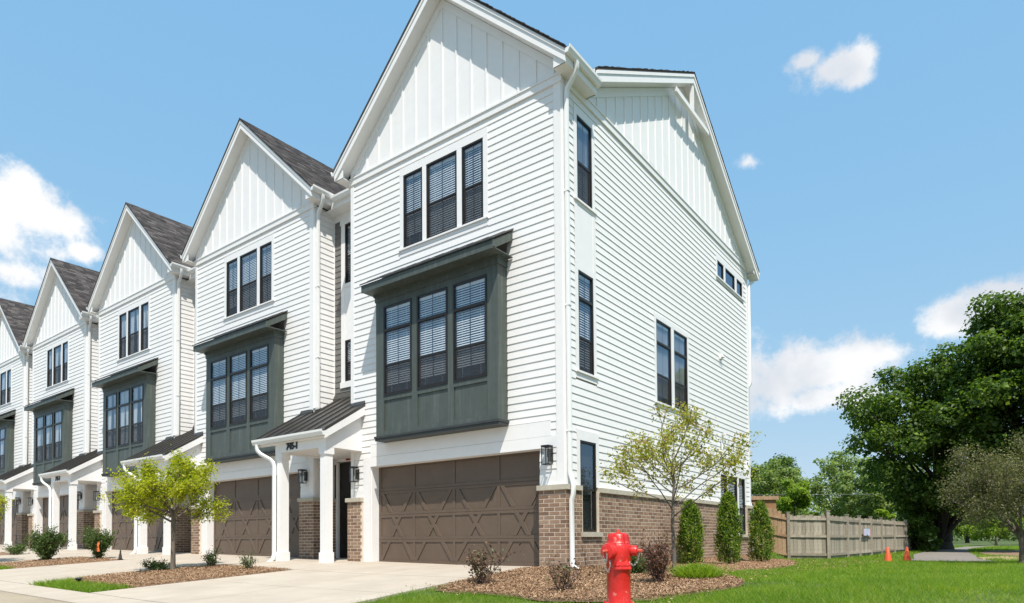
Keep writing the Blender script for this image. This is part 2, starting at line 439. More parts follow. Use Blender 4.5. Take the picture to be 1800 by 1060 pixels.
class MB:
    def __init__(self):
        self.v = []
        self.f = []
        self.marks = []

    def add(self, vs, fs):
        b = len(self.v)
        self.marks.append((b, len(self.f)))
        self.v.extend([tuple(p) for p in vs])
        self.f.extend([tuple(i + b for i in f) for f in fs])
        return self

    def box(self, F, u0, u1, z0, z1, d0, d1):
        p = [F(u, z, d) for z in (z0, z1) for (u, d) in ((u0, d0), (u1, d0), (u1, d1), (u0, d1))]
        return self.add(p, [(3, 2, 1, 0), (4, 5, 6, 7), (0, 1, 5, 4), (1, 2, 6, 5), (2, 3, 7, 6), (3, 0, 4, 7)])

    def prism(self, F, pts, d0, d1):
        n = len(pts)
        p = [F(u, z, d0) for u, z in pts] + [F(u, z, d1) for u, z in pts]
        fs = [tuple(range(n))[::-1], tuple(range(n, 2 * n))]
        fs += [(i, (i + 1) % n, n + (i + 1) % n, n + i) for i in range(n)]
        return self.add(p, fs)

    def lap(self, F, u0, u1, z0, z1, lip=0.013):
        p = []
        for z, dd in ((z0, lip), (z1, 0.001)):
            p += [F(u0, z, -0.1), F(u1, z, -0.1), F(u1, z, dd), F(u0, z, dd)]
        return self.add(p, [(3, 2, 1, 0), (4, 5, 6, 7), (0, 1, 5, 4), (1, 2, 6, 5), (2, 3, 7, 6), (3, 0, 4, 7)])

    def hexa(self, p):
        return self.add(p, [(3, 2, 1, 0), (4, 5, 6, 7), (0, 1, 5, 4), (1, 2, 6, 5), (2, 3, 7, 6), (3, 0, 4, 7)])

    def tube(self, pts, rad, n=8, caps=True, squash=None, ref=None):
        pts = [Vector(p) for p in pts]
        m = len(pts)
        rr = rad if isinstance(rad, (list, tuple)) else [rad] * m
        b = len(self.v)
        prev = None
        for i, p in enumerate(pts):
            t = (pts[min(i + 1, m - 1)] - pts[max(i - 1, 0)])
            t = t.normalized() if t.length > 1e-9 else Vector((0, 0, 1))
            if ref is not None:
                a = Vector(ref) - t * Vector(ref).dot(t)
                a = a.normalized() if a.length > 1e-6 else t.orthogonal().normalized()
            else:
                a = prev - t * prev.dot(t) if prev is not None else t.orthogonal()
                a = a.normalized() if a.length > 1e-6 else t.orthogonal().normalized()
            prev = a
            c = t.cross(a)
            for k in range(n):
                w = 2 * math.pi * (k + 0.5) / n
                ca, sa = math.cos(w), math.sin(w)
                if squash:                      # rounded rectangle
                    q = (abs(ca) ** 6 + abs(sa) ** 6) ** (-1 / 6)
                    ca, sa = ca * q * squash[0], sa * q * squash[1]
                self.v.append(tuple(p + (a * ca + c * sa) * rr[i]))
        for i in range(m - 1):
            for k in range(n):
                k2 = (k + 1) % n
                self.f.append((b + i * n + k, b + i * n + k2, b + (i + 1) * n + k2, b + (i + 1) * n + k))
        if caps:
            self.f.append(tuple(b + k for k in range(n))[::-1])
            self.f.append(tuple(b + (m - 1) * n + k for k in range(n)))
        return self

    def lathe(self, prof, n=24, org=(0, 0, 0), axis=(0, 0, 1)):
        t = Vector(axis).normalized()
        a = t.orthogonal().normalized()
        c = t.cross(a)
        o = Vector(org)
        b = len(self.v)
        for r, h in prof:
            for k in range(n):
                w = 2 * math.pi * k / n
                self.v.append(tuple(o + t * h + (a * math.cos(w) + c * math.sin(w)) * r))
        for i in range(len(prof) - 1):
            for k in range(n):
                k2 = (k + 1) % n
                self.f.append((b + i * n + k, b + i * n + k2, b + (i + 1) * n + k2, b + (i + 1) * n + k))
        self.f.append(tuple(b + k for k in range(n))[::-1])
        self.f.append(tuple(b + (len(prof) - 1) * n + k for k in range(n)))
        return self

    def mesh(self, name, mat, smooth=False):
        me = bpy.data.meshes.new(name)
        me.from_pydata(self.v, [], self.f)
        if mat is not None:
            me.materials.append(mat)
        if smooth:
            me.polygons.foreach_set('use_smooth', [True] * len(me.polygons))
            try:
                me.set_sharp_from_angle(angle=R(42))
            except Exception:
                pass
        return me

    def build(self, name, mat, parent=None, smooth=False, kind=None):
        return link(name, self.mesh(name, mat, smooth), parent, kind)


def each(mb, name, mat, parent):
    """every shape of the builder as a part of its own"""
    ends = mb.marks[1:] + [(len(mb.v), len(mb.f))]
    for (v0, f0), (v1, f1) in zip(mb.marks, ends):
        q = MB()
        q.v = mb.v[v0:v1]
        q.f = [tuple(i - v0 for i in f) for f in mb.f[f0:f1]]
        q.build(name, mat, parent)


def link(name, me, parent=None, kind=None):
    o = bpy.data.objects.new(name, me)
    COL.objects.link(o)
    if parent is not None:
        o.parent = parent
    if kind:
        o['kind'] = kind
    return o


def tag(o, label, cat, group=None):
    o['label'] = label
    o['category'] = cat
    if group:
        o['group'] = group
    return o


def thing(name, label, cat, loc=(0, 0, 0), rz=0.0, group=None):
    o = bpy.data.objects.new(name, None)
    COL.objects.link(o)
    o.location = loc
    o.rotation_euler = (0, 0, rz)
    return tag(o, label, cat, group)


def copy_thing(root, loc=None, label=None, rz=None, skip=()):
    r = root.copy()
    COL.objects.link(r)
    if loc is not None:
        r.location = loc
    if rz is not None:
        r.rotation_euler = (0, 0, rz)
    if label:
        r['label'] = label
    for ch in list(root.children):
        if ch.name.split('.')[0] in skip:
            continue
        c = ch.copy()
        COL.objects.link(c)
        c.parent = r
        for g in list(ch.children):
            if g.name.split('.')[0] in skip:
                continue
            d = g.copy()
            COL.objects.link(d)
            d.parent = c
    return r


def smooth01(t):
    t = min(1.0, max(0.0, t))
    return t * t * (3 - 2 * t)


def gz(x, y):
    """height of the ground: drives fall to the street, the row climbs gently to the left, the lawn dips to the back"""
    a = 0.0139 * min(max(0.0, -x - 3.0), 80.0) + 0.055 * max(min(0.0, y + 1.0), -6.2)
    t = smooth01(x / 0.5)
    return a - t * (0.05 + 0.014 * min(16.0, max(0.0, y)))


def gz_np(x, y):
    a = 0.0139 * np.minimum(np.maximum(0.0, -x - 3.0), 80.0) + 0.055 * np.maximum(np.minimum(0.0, y + 1.0), -6.2)
    t = np.clip(x / 0.5, 0, 1); t = t * t * (3 - 2 * t)
    return a - t * (0.05 + 0.014 * np.clip(y, 0, 16))


# ------------------------------------------------------------------ townhouse
W = 6.15                    # width of a gabled front
PITCH_X = 7.9               # one house to the next
GM = 0.924                  # slope of the front gable roof
RIDGE = 12.82
XC = -W / 2


def cut_boards(u0, u1, z0, z1, holes, exp):
    """courses of lap boards with the openings left out: (u0, u1, z0, z1)"""
    out = []
    n = max(1, round((z1 - z0) / exp))
    e = (z1 - z0) / n
    for i in range(n):
        a, b = z0 + i * e, z0 + (i + 1) * e
        hs = [h for h in holes if h[2] < b - 1e-4 and h[3] > a + 1e-4]
        cuts = sorted(set([u0, u1] + [min(max(x, u0), u1) for h in hs for x in h[:2]]))
        row = []
        for p, q in zip(cuts[:-1], cuts[1:]):
            if q - p < 0.015:
                continue
            m = (p + q) / 2
            za, zb = a, b
            for h in hs:
                if h[0] < m < h[1]:
                    if h[2] <= za + 1e-4 and h[3] >= zb - 1e-4:
                        za = zb
                    elif h[2] <= za + 1e-4:
                        za = max(za, h[3])
                    elif h[3] >= zb - 1e-4:
                        zb = min(zb, h[2])
            if zb - za < 0.02:
                continue
            if row and abs(row[-1][1] - p) < 1e-6 and abs(row[-1][2] - za) < 1e-6 and abs(row[-1][3] - zb) < 1e-6:
                row[-1] = (row[-1][0], q, za, zb)
            else:
                row.append((p, q, za, zb))
        out += row
    return out


def siding(F, root, u0, u1, z0, z1, holes=(), exp=0.15, mat='siding', name='siding_board', joints=False):
    rg = random.Random(17)
    runs = []
    for q in cut_boards(u0, u1, z0, z1, holes, exp):
        a, b, c, d = q
        if b - a > 4.2 and joints and rg.random() < .5:
            m = rg.uniform(a + 1.2, b - 1.2)
            runs += [(a, m - .0015, c, d), (m + .0015, b, c, d)]
        else:
            runs.append(q)
    for a, b, c, d in runs:
        lip = 0.0145 if d - c > 0.05 else 0.008
        MB().lap(F, a, b, c, d - 0.002, lip).build(name, M[mat], root)


BC, BL, BJ = 0.0785, 0.245, 0.0135


def brick_rects(u0, u1, z0, z1, holes=(), rng=random.Random(3)):
    rects = []
    n = int((z1 - z0) / BC)
    c = (z1 - z0) / n
    for i in range(n):
        a, b = z0 + i * c + BJ / 2, z0 + (i + 1) * c - BJ / 2
        x = u0 - (BL / 2 if i % 2 else 0)
        while x < u1 - 0.01:
            p, q = max(x, u0), min(x + BL - BJ, u1)
            x += BL
            segs = [(p, q)]
            for h in holes:
                if h[2] < b - .01 and h[3] > a + .01:
                    ns = []
                    for s, t in segs:
                        if t <= h[0] or s >= h[1]:
                            ns.append((s, t))
                        else:
                            if h[0] - s > .03: ns.append((s, h[0]))
                            if t - h[1] > .03: ns.append((h[1], t))
                    segs = ns
            for s, t in segs:
                if t - s > 0.03:
                    rects.append((s, t, a, b))
    return rects


def window(F, root, u0, u1, z0, z1, kind='dh', d=0.0, blind=True, muntin=True, screen=True, name='window'):
    """dark vinyl window set into a 10 cm cavity; kind: dh double hung, tr transom over double hung, fx fixed"""
    fw = 0.038
    fr = MB()
    fr.box(F, u0, u1, z1 - fw, z1, d - .075, d + .012)
    fr.box(F, u0, u1, z0, z0 + fw, d - .075, d + .012)
    fr.box(F, u0, u0 + fw, z0 + fw, z1 - fw, d - .075, d + .011)
    fr.box(F, u1 - fw, u1, z0 + fw, z1 - fw, d - .075, d + .011)
    a, b = u0 + fw, u1 - fw
    lo, hi = z0 + fw, z1 - fw
    ts = None
    if kind == 'tr':
        ts = z1 - 0.27 * (z1 - z0)
        fr.box(F, a, b, ts - .03, ts + .03, d - .07, d + .013)
    w = fr.build(name, M['frame'], root)
    top = hi if ts is None else ts - .03
    sw = 0.028
    mid = lo + (top - lo) * 0.47

    def pane(p, q, r, s, dd):
        MB().add([F(p, r, dd), F(q, r, dd), F(q, s, dd), F(p, s, dd)], [(0, 1, 2, 3)]).build('pane', M['glass'], w)

    mm = MB()
    if kind != 'fx':
        s = MB()                                  # lower sash, inner plane
        s.box(F, a, b, mid - .03, mid + .012, d - .045, d - .006)
        s.box(F, a, b, lo, lo + sw, d - .045, d - .018)
        s.box(F, a, a + sw, lo + sw, mid - .03, d - .045, d - .018)
        s.box(F, b - sw, b, lo + sw, mid - .03, d - .045, d - .018)
        s.box(F, a, a + sw * .7, mid + .012, top, d - .03, d - .004)
        s.box(F, b - sw * .7, b, mid + .012, top, d - .03, d - .004)
        s.box(F, a + sw * .7, b - sw * .7, top - sw * .7, top, d - .03, d - .004)
        s.build('sash', M['frame'], w)
        pane(a + sw, b - sw, lo + sw, mid - .03, d - .03)
        pane(a + sw * .7, b - sw * .7, mid + .012, top - sw * .7, d - .016)
        if screen:
            MB().box(F, a + sw * .5, b - sw * .5, lo + sw * .5, mid - .01, d - .0135, d - .012).build('insect_screen', M['screen'], w)
        if muntin:
            c = (a + b) / 2
            mm.box(F, c - .008, c + .008, mid + .012, top - sw * .7, d - .026, d - .020)
            mm.box(F, c - .008, c + .008, lo + sw, mid - .03, d - .042, d - .034)
    else:
        pane(a, b, lo, hi, d - .02)
    if ts is not None:
        pane(a, b, ts + .03, hi, d - .016)
        if muntin:
            c = (a + b) / 2
            mm.box(F, c - .008, c + .008, ts + .03, hi, d - .026, d - .020)
    if mm.v:
        mm.build('muntin', M['frame'], w)
    MB().box(F, a - .02, b + .02, lo - .02, hi + .02, d - .099, d - .094).build('unlit_room_panel', M['dark'], w)  # near-black panel: the unlit room's shade is put into its colour
    if blind:
        s = MB()
        n = int((hi - lo - .06) / 0.05)
        rg = random.Random(int(abs(u0 * 977 + z0 * 131)))
        drop = lo + .01 + (0.0 if rg.random() < .6 else rg.uniform(.02, .35) * (hi - lo) * .5)
        tilt = rg.uniform(-.010, .006)
        for i in range(n):
            z = hi - .07 - i * .05
            if z < drop:
                break
            j = rg.uniform(-.003, .003)
            s.add([F(a + .006, z + .034 + j + tilt, d - .074), F(b - .006, z + .034 + j + tilt, d - .074), F(b - .006, z + j, d - .058), F(a + .006, z + j, d - .058)], [(0, 1, 2, 3)])
        s.box(F, a + .004, b - .004, hi - .055, hi - .005, d - .088, d - .05)
        for t in (.2, .8):
            c = a + (b - a) * t
            s.box(F, c - .003, c + .003, lo + .02, hi - .05, d - .055, d - .054)
        s.build('blind', M['blind'], w)
    return w


def curtain(F, w, u0, u1, z0, z1, d, rng):
    """two cloth panels drawn partly aside"""
    b = MB()
    for side in (0, 1):
        n = 14
        wd = (u1 - u0) * rng.uniform(.3, .46)
        vs = []
        for i in range(n + 1):
            t = i / n
            for zz, pull in ((z1 - .05, 1.0), (z0 + (z1 - z0) * .45, .8), (z0 + .04, .62 + .3 * rng.random())):
                u = u0 + .05 + wd * t * pull if side == 0 else u1 - .05 - wd * t * pull
                vs.append(F(u, zz, d - .074 + .012 * math.sin(t * 19 + side)))
        fs = []
        for i in range(n):
            for j in range(2):
                fs.append((i * 3 + j, (i + 1) * 3 + j, (i + 1) * 3 + j + 1, i * 3 + j + 1))
        b.add(vs, fs)
    b.build('curtain', M['curtain'], w)


WINS3F = [(-4.303, -3.692), (-3.570, -2.657), (-2.5195, -1.9255)]
WINSBAY = [(-4.641, -3.746), (-3.576, -2.680), (-2.516, -1.615)]
GL, GR_, GT = -5.446, -0.566, 2.32


def rake_z(u):              # underside of the front gable roof at the wall
    return RIDGE - 0.30 - GM * abs(u - XC)


def build_house(end, label):
    t = thing('townhouse', label, 'townhouse', group='white gabled townhouses in the row')
    F, S = FR, SI
    # ---- solid core, one closed body behind the cladding
    b = MB()
    b.box(F, -W + .1, GL, -.4, 9.4, -.9, -.1)
    b.box(F, GR_, -.1, -.4, 9.4, -.9, -.1)
    b.box(F, GL, GR_, GT + .02, 9.4, -.9, -.1)
    b.box(XY, -7.88, -.1, -.4, 9.4, .96, 11.3)
    b.build('wall', M['trim'], t)
    # ---- gable panel
    g = MB()
    g.prism(F, [(-W, 9.36), (0, 9.36), (0, rake_z(0)), (XC, rake_z(XC)), (-W, rake_z(-W))], -.1, .002)
    g.build('gable_panel', M['trim'], t)
    tb = MB()
    tb.box(F, -W - .02, .02, 9.33, 9.47, -.02, .04)
    tb.box(F, -W - .03, .03, 9.47, 9.50, -.02, .06)
    each(tb, 'belt_trim', M['trim'], t)
    fz = MB()
    for s in (-1, 1):
        e = XC + s * (W / 2)
        fz.prism(F, [(XC, rake_z(XC)), (e, rake_z(e)), (e, max(9.5, rake_z(e) - .2)), (e - s * .04, max(9.5, rake_z(e - s * .04) - .2)), (XC, rake_z(XC) - .2)], -.02, .022)
    each(fz, 'frieze_board', M['trim'], t)
    k = -7
    while k <= 7:
        u = XC + k * 0.415
        z1 = rake_z(u) - .19
        if z1 > 9.62:
            MB().box(F, u - .024, u + .024, 9.50, z1, .0, .021).build('batten', M['trim'], t)
        k += 1
    # ---- front siding
    h3 = (-4.42, -1.80, 7.08, 9.15)
    hb = (-4.905, -1.33, 2.84, 6.75)
    hd = (GL, -.30, 2.2, 2.845)
    siding(F, t, -W + .12, -.17, 1.76, 9.33, [h3, hb, hd, (GL - .25, GL, 1.5, 2.55), (GL, GR_, 1.5, 2.84)])
    hdr = MB()
    hdr.box(F, GL + .002, -.172, GT, 2.545, -.24, .016)
    hdr.box(F, GL, -.30, 2.55, 2.84, -.1, .012)
    each(hdr, 'garage_header', M['trim'], t)
    cb = MB()
    cb.box(F, -.17, .0, 1.60, 9.33, -.1, .02)
    cb.box(F, -W, -W + .12, 1.60, 9.33, -.1, .02)
    if end:
        cb.box(S, .0, .12, 1.60, 9.33, -.1, .02)
    else:
        cb.box(S, .0, .09, 1.60, 9.33, -.1, .02)
    each(cb, 'corner_board', M['trim'], t)
    sk = MB()
    sk.box(F, GR_, -.172, 1.60, 1.76, -.1, .014)
    sk.box(F, -W + .12, GL - .25, 1.60, 1.76, -.1, .014)
    each(sk, 'skirt_board', M['trim'], t)
    gj = MB()
    gj.box(F, GL - .25, GL, -.05, 2.55, -.24, .018)
    gj.build('garage_jamb', M['trim'], t)
    # ---- third floor windows
    tr = MB()
    tr.box(F, -4.42, -1.80, 8.972, 9.15, -.1, .018)
    tr.box(F, -4.40, -1.82, 7.15, 7.26, -.1, .018)
    tr.box(F, -4.43, -1.79, 7.225, 7.262, -.02, .05)
    tr.box(F, -4.42, -1.80, 7.08, 7.148, -.1, .014)
    for p, q in ((-4.42, WINS3F[0][0]), (WINS3F[0][1], WINS3F[1][0]), (WINS3F[1][1], WINS3F[2][0]), (WINS3F[2][1], -1.80)):
        tr.box(F, p, q, 7.262, 8.972, -.1, .017)
    each(tr, 'window_trim', M['trim'], t)
    for p, q in WINS3F:
        window(F, t, p, q, 7.262, 8.972, 'dh')
    # ---- bay
    D = 0.308
    by = MB()
    by.box(F, -4.90, -1.335, 2.86, 6.30, -.1, D - .105)
    xs = [-4.905, -4.641, -3.746, -3.576, -2.680, -2.516, -1.615, -1.33]
    for p, q in ((xs[0], xs[1]), (xs[2], xs[3]), (xs[4], xs[5]), (xs[6], xs[7])):
        by.box(F, p, q, 2.945, 6.05, D - .105, D)
    for p, q in ((xs[1], xs[2]), (xs[3], xs[4]), (xs[5], xs[6])):
        by.box(F, p, q, 5.905, 6.05, D - .105, D - .001)
        by.box(F, p, q, 3.748, 3.85, D - .105, D - .001)
        by.box(F, p, q, 2.945, 3.05, D - .105, D - .001)
    by.build('bay', M['bay'], t)
    for p, q in ((xs[1], xs[2]), (xs[3], xs[4]), (xs[5], xs[6])):
        MB().box(F, p + .002, q - .002, 3.052, 3.746, D - .1, D - .028).build('bay_panel', M['bay'], t)
    bs = MB()
    bs.box(F, -4.935, -1.295, 2.90, 2.945, -.02, D + .042)
    bs.box(F, -4.92, -1.31, 2.84, 2.90, -.02, D + .022)
    each(bs, 'bay_sill', M['bay_trim'], t)
    MB().box(F, -4.88, -1.35, 2.846, 2.856, -.02, D - .01).build('bay_soffit', M['trim'], t)
    bf = MB()
    bf.box(F, -4.925, -1.31, 6.05, 6.20, -.02, D + .02)
    bf.box(F, -4.945, -1.29, 6.165, 6.215, -.02, D + .045)
    each(bf, 'bay_frieze', M['bay'], t)
    for p, q in WINSBAY:
        window(F, t, p, q, 3.85, 5.905, 'tr', d=D + .004)
    # bay roof: a shed with fascia, soffit and rakes
    L0, L1 = -5.0, -1.17
    br = MB()
    sm = 0.62
    br.hexa([(L0, -.66, 6.215), (L1, -.66, 6.215), (L1, -.02, 6.215), (L0, -.02, 6.215), (L0, -.66, 6.235), (L1, -.66, 6.235), (L1, -.02, 6.235), (L0, -.02, 6.235)])
    br.box(F, L0, L1, 6.20, 6.37, .635, .665)
    for x0, x1 in ((L0, L0 + .03), (L1 - .03, L1)):
        br.prism(lambda u, z, d: (d, -u, z), [(.02, 6.58), (.02, 6.75), (.635, 6.37), (.635, 6.20)], x0, x1)
    each(br, 'bay_eave', M['bay'], t)
    rf = MB()
    for dz, x0, x1, y0 in ((0, L0 - .02, L1 + .02, .70),):
        rf.hexa([(x0, -y0, 6.365), (x1, -y0, 6.365), (x1, .0, 6.365 + sm * y0), (x0, .0, 6.365 + sm * y0), (x0, -y0, 6.395), (x1, -y0, 6.395), (x1, .0, 6.395 + sm * y0), (x0, .0, 6.395 + sm * y0)])
    rf.build('bay_roof', M['metal_roof'], t)
    x = L0 + .25
    while x < L1 - .1:
        MB().hexa([(x, -.70, 6.396), (x + .02, -.70, 6.396), (x + .02, -.0, 6.396 + sm * .70), (x, .0, 6.396 + sm * .7), (x, -.70, 6.408), (x + .02, -.70, 6.408), (x + .02, .0, 6.408 + sm * .7), (x, .0, 6.408 + sm * .7)]).build('roof_seam', M['metal_roof'], t)
        x += .42
    # ---- garage door, leaf 0.24 m behind the wall face
    gd = MB().box(F, GL - .02, GR_ + .02, -.05, GT + .05, -.32, -.262).build('garage_door', M['bronze'], t)
    cols = [GL + .05, -4.25, -3.02, -1.78, GR_ - .05]
    rows = [0.04, 0.585, 1.17, 1.735, 2.30]
    for i in range(4):
        for j in range(4):
            MB().box(F, cols[i] + .03, cols[i + 1] - .03, rows[j] + .03, rows[j + 1] - .03, -.263, -.256).build('door_panel', M['bronze'], gd)
    for j, z in enumerate(rows):
        if j in (0, 4):
            MB().box(F, GL, GR_, z - (.05 if j == 0 else .0), z + (.06 if j == 0 else .06), -.262, -.240).build('rail', M['bronze'], gd)
        else:
            MB().box(F, GL, GR_, z - .064, z - .003, -.262, -.240).build('rail', M['bronze'], gd)
            MB().box(F, GL, GR_, z + .003, z + .064, -.262, -.240).build('rail', M['bronze'], gd)
    for j in range(4):
        za = rows[j] + (.06 if j == 0 else .064)
        zb = rows[j + 1] - (.0 if j == 3 else .064)
        for i, x in enumerate(cols):
            hw = .05 if i in (0, 4) else .035
            MB().box(F, x - hw, x + hw, za, zb, -.262, -.241).build('stile', M['bronze'], gd)
    for i in range(4):
        x0, x1 = cols[i] + .05, cols[i + 1] - .05
        z0, z1 = .10, 1.735 + .02
        for s in (0, 1):
            xa, xb = (x0, x1) if s == 0 else (x1, x0)
            for j in range(3):
                za = max(rows[j] + (.06 if j == 0 else .064), z0)
                zb = rows[j + 1] - .064
                pa = xa + (xb - xa) * (za - z0) / (z1 - z0)
                pb = xa + (xb - xa) * (zb - z0) / (z1 - z0)
                hw = .052
                MB().prism(F, [(pa - hw, za), (pa + hw, za), (pb + hw, zb), (pb - hw, zb)], -.262, -.2365 + .0012 * s).build('brace', M['bronze'], gd)
    rv = MB()
    rv.box(F, GL - .005, GL + .012, 0, GT, -.255, -.02)
    rv.box(F, GR_ - .012, GR_ + .005, 0, GT, -.255, -.02)
    each(rv, 'door_stop', M['trim'], t)
    # ---- brick piers
    pier_r = brick_rects(GR_ + .002, .058, -.1, 1.495)
    pier_l = brick_rects(-6.21, GL - .25 - .002, -.1, 1.495)
    mo = MB()
    mo.box(F, GR_ + .008, .056, -.3, 1.50, -.28, .0575)
    mo.box(F, -6.204, GL - .258, -.3, 1.50, -.3, .0775)
    capb = MB()
    capb.box(F, GR_ - .02, .10, 1.50, 1.595, -.1, .10)
    capb.box(F, -6.25, GL - .24, 1.50, 1.595, -.1, .12)
    side_holes = [(.52, 1.19, .70, 1.6), (8.50, 10.85, .66, 1.6)] if end else []
    ylim = 11.36 if end else .95
    if end:
        for p, q in ((-.1, .49), (1.22, 8.47), (10.88, 11.42)):
            capb.box(S, max(p, .101), q, 1.50, 1.594, -.1, .10)
        mo.box(S, .0, .545, -.3, 1.499, -.1, .0576)
        mo.box(S, 1.165, 8.525, -.3, 1.499, -.1, .0576)
        mo.box(S, 10.825, ylim, -.3, 1.499, -.1, .0576)
        mo.box(S, .545, 1.165, -.3, .69, -.1, .0574)
        mo.box(S, 8.525, 10.825, -.3, .65, -.1, .0574)
    else:
        capb.box(S, .101, .95, 1.50, 1.594, -.1, .10)
        mo.box(S, .0, .95, -.3, 1.499, -.1, .0576)
    each(mo, 'mortar', M['mortar'], t)
    each(capb, 'stone_cap', M['stone'], t)
    side = brick_rects(-.058, ylim, -.1, 1.495, [(h[0], h[1], h[2], h[3]) for h in side_holes])
    allb = [(F, r, .062) for r in pier_r] + [(F, r, .082) for r in pier_l] + [(S, r, .062) for r in side]
    if end:
        def near(e):
            f, r, dd = e
            p = Vector(f((r[0] + r[1]) / 2, (r[2] + r[3]) / 2, dd))
            return (p - CAM).length * (1.0 if f is F else 1.25) + (9 if r[3] < -.02 else 0)
        allb.sort(key=near)
        single, rest = allb[:300], allb[300:]
    else:
        single, rest = [], allb
    cache = {}
    for f, r, dd in single:
        key = (f is F, round(r[1] - r[0], 3), round(r[3] - r[2], 3), dd)
        if key not in cache:
            w_, h_ = r[1] - r[0], r[3] - r[2]
            cache[key] = MB().add(*brick_shape(f, w_, h_, dd)).mesh('brick', M['brick'])
        o = link('brick', cache[key], t)
        o.location = f(r[0], r[2], 0)
    st = MB()
    for f, r, dd in rest:
        vs, fs = brick_shape(f, r[1] - r[0], r[3] - r[2], dd)
        ox = Vector(f(r[0], r[2], 0))
        st.add([Vector(v) + ox for v in vs], fs)
    st.build('brickwork', M['brick'], t, kind='stuff')
    # ---- front gable roof
    ex = 0.28
    rl = MB()
    for s in (-1, 1):
        e = XC + s * (W / 2 + ex + .02)
        ze = RIDGE - GM * abs(e - XC)
        ew = XC + s * (W / 2 - .004)
        zw = RIDGE - GM * abs(ew - XC)
        rl.prism(lambda u, z, d: (u, d, z), [(XC, RIDGE - .05), (ew, zw - .05), (ew, zw), (XC, RIDGE)], -.335, 5.95)
        rl.prism(lambda u, z, d: (u, d, z), [(ew, zw - .05), (e, ze - .05), (e, ze), (ew, zw)], -.335, .90 if end and s > 0 else 1.3)
    each(rl, 'roof', M['shingle'], t)
    sg = MB()
    rg = random.Random(11)
    ln = math.hypot(1, GM)
    for s in (1,):
        tot = (W / 2 + ex + .02)
        nrow = 30
        for i in range(nrow):
            a0, a1 = tot * (1 - i / nrow), tot * (1 - (i + 1.15) / nrow)
            y = -.345 - rg.uniform(0, .2)
            while y < 5.9:
                wd = rg.choice((.16, .2, .25, .3))
                y0, y1 = max(y, -.345), y + wd - .006
                th = rg.choice((.008, .014, .022))
                y += wd
                if y1 <= y0 + .02:
                    continue
                if a0 > W / 2 - .02 and y1 > (.90 if end else 1.3):
                    continue
                xa, xb = XC + s * a0, XC + s * max(a1, 0)
                zl, zh = RIDGE - GM * a0 + .003, RIDGE - GM * max(a1, 0) + .002
                sg.hexa([(xa, y0, zl - .01), (xa, y1, zl - .01), (xb, y1, zh - .01), (xb, y0, zh - .01), (xa, y0, zl + th), (xa, y1, zl + th), (xb, y1, zh + .004), (xb, y0, zh + .004)])
    sg.build('shingles', M['shingle'], t, kind='stuff')
    rk = MB()
    for s in (-1, 1):
        e = XC + s * (W / 2 + ex)
        ze = RIDGE - .05 - GM * abs(e - XC)
        rk.prism(F, [(XC, RIDGE - .052), (e, ze - .002), (e, ze - .235), (XC, RIDGE - .30)], .27, .30)
        rk.prism(F, [(XC, RIDGE - .051), (e, ze - .001), (e, ze - .075), (XC, RIDGE - .135)], .30, .318)
    each(rk, 'rake_board', M['trim'], t)
    sf = MB()
    for s in (-1, 1):
        e = XC + s * (W / 2 + ex - .005)
        z0 = RIDGE - .29
        ze = z0 - GM * abs(e - XC)
        sf.prism(F, [(XC, z0), (e, ze), (e, ze + .012), (XC, z0 + .012)], .0, .272)
        eh = XC + s * (W / 2)
        p, q = sorted((eh, eh + s * ex))
        sf.box(F, p, q, 9.44, 9.455, -.88 if end and s > 0 else -.55, .27)
    each(sf, 'soffit', M['trim'], t)
    ev = MB()
    for s in (-1, 1):
        eh = XC + s * (W / 2 + ex)
        p, q = sorted((eh, eh - s * .025))
        ev.box(F, p, q, 9.455, 9.70, -.885 if end and s > 0 else -.56, .268)
        if end and s > 0:
            ev.box(F, .0, ex - .026, 9.44, 9.98, -.885, -.86)
        wv = XC + s * (W / 2)
        ev.prism(F, [(wv, 9.44), (eh - s * .026, 9.44), (eh - s * .026, 9.50), (wv, 9.72)], .25, .268)
    each(ev, 'eave_board', M['trim'], t)
    gu = MB()
    prof = [(0, 0), (.075, 0), (.085, .03), (.115, .075), (.12, .125), (.105, .125), (.095, .085), (.0, .085)]
    yb = .90 if end else .45
    gu.prism(lambda u, z, d: (u, d, z), [(ex + .002 + a, 9.575 + b_) for a, b_ in prof], -.315, yb)
    gu.prism(lambda u, z, d: (u, d, z), [(-W - ex - .002 - a, 9.575 + b_) for a, b_ in prof], -.315, .40)
    each(gu, 'gutter', M['gutter'], t)
    # ---- downspout at the right front corner
    ds = MB()
    yy = .075
    p0 = (ex + .06, .02, 9.58)
    base = -.0 if end else None
    path = [p0, (ex + .055, .03, 9.50), (ex + .03, .045, 9.44), (ex - .08, .06, 9.30), (.10, .07, 9.20), (.075, yy, 9.12), (.07, yy, 8.9)]
    if end:
        path += [(.07, yy, 1.86), (.075, yy, 1.80), (.10, yy, 1.74), (.15, yy - .02, 1.62), (.16, yy - .03, 1.54), (.15, yy - .03, 1.40), (.115, yy - .03, 1.30), (.115, yy - .03, .10), (.14, yy - .04, .05), (.30, yy - .08, -.02)]
    else:
        path += [(.07, yy, 4.02), (.075, yy, 3.98), (.08, yy - .10, 3.93), (.08, yy - .18, 3.93)]
    ds.tube(path, 1.0, n=12, squash=(.042, .036), ref=(0, 1, 0))
    for z in ((7.2, 5.0, 2.6) if end else (7.2, 5.3)):
        ds.box(XY, .0, .118, z, z + .03, yy - .046, yy + .046)
    ds.build('downspout', M['gutter'], t, smooth=True)
    # ---- recessed entry bay at the left
    rx0, rx1 = -7.9, -W
    hw = [(-7.60, rx1, 4.70, 9.24)]
    siding(RC, t, rx0 + .02, rx1, 3.95, 9.25, hw, mat='dark_siding')
    rt = MB()
    rt.box(RC, -7.60, -7.445, 4.70, 9.10, -.1, .02)
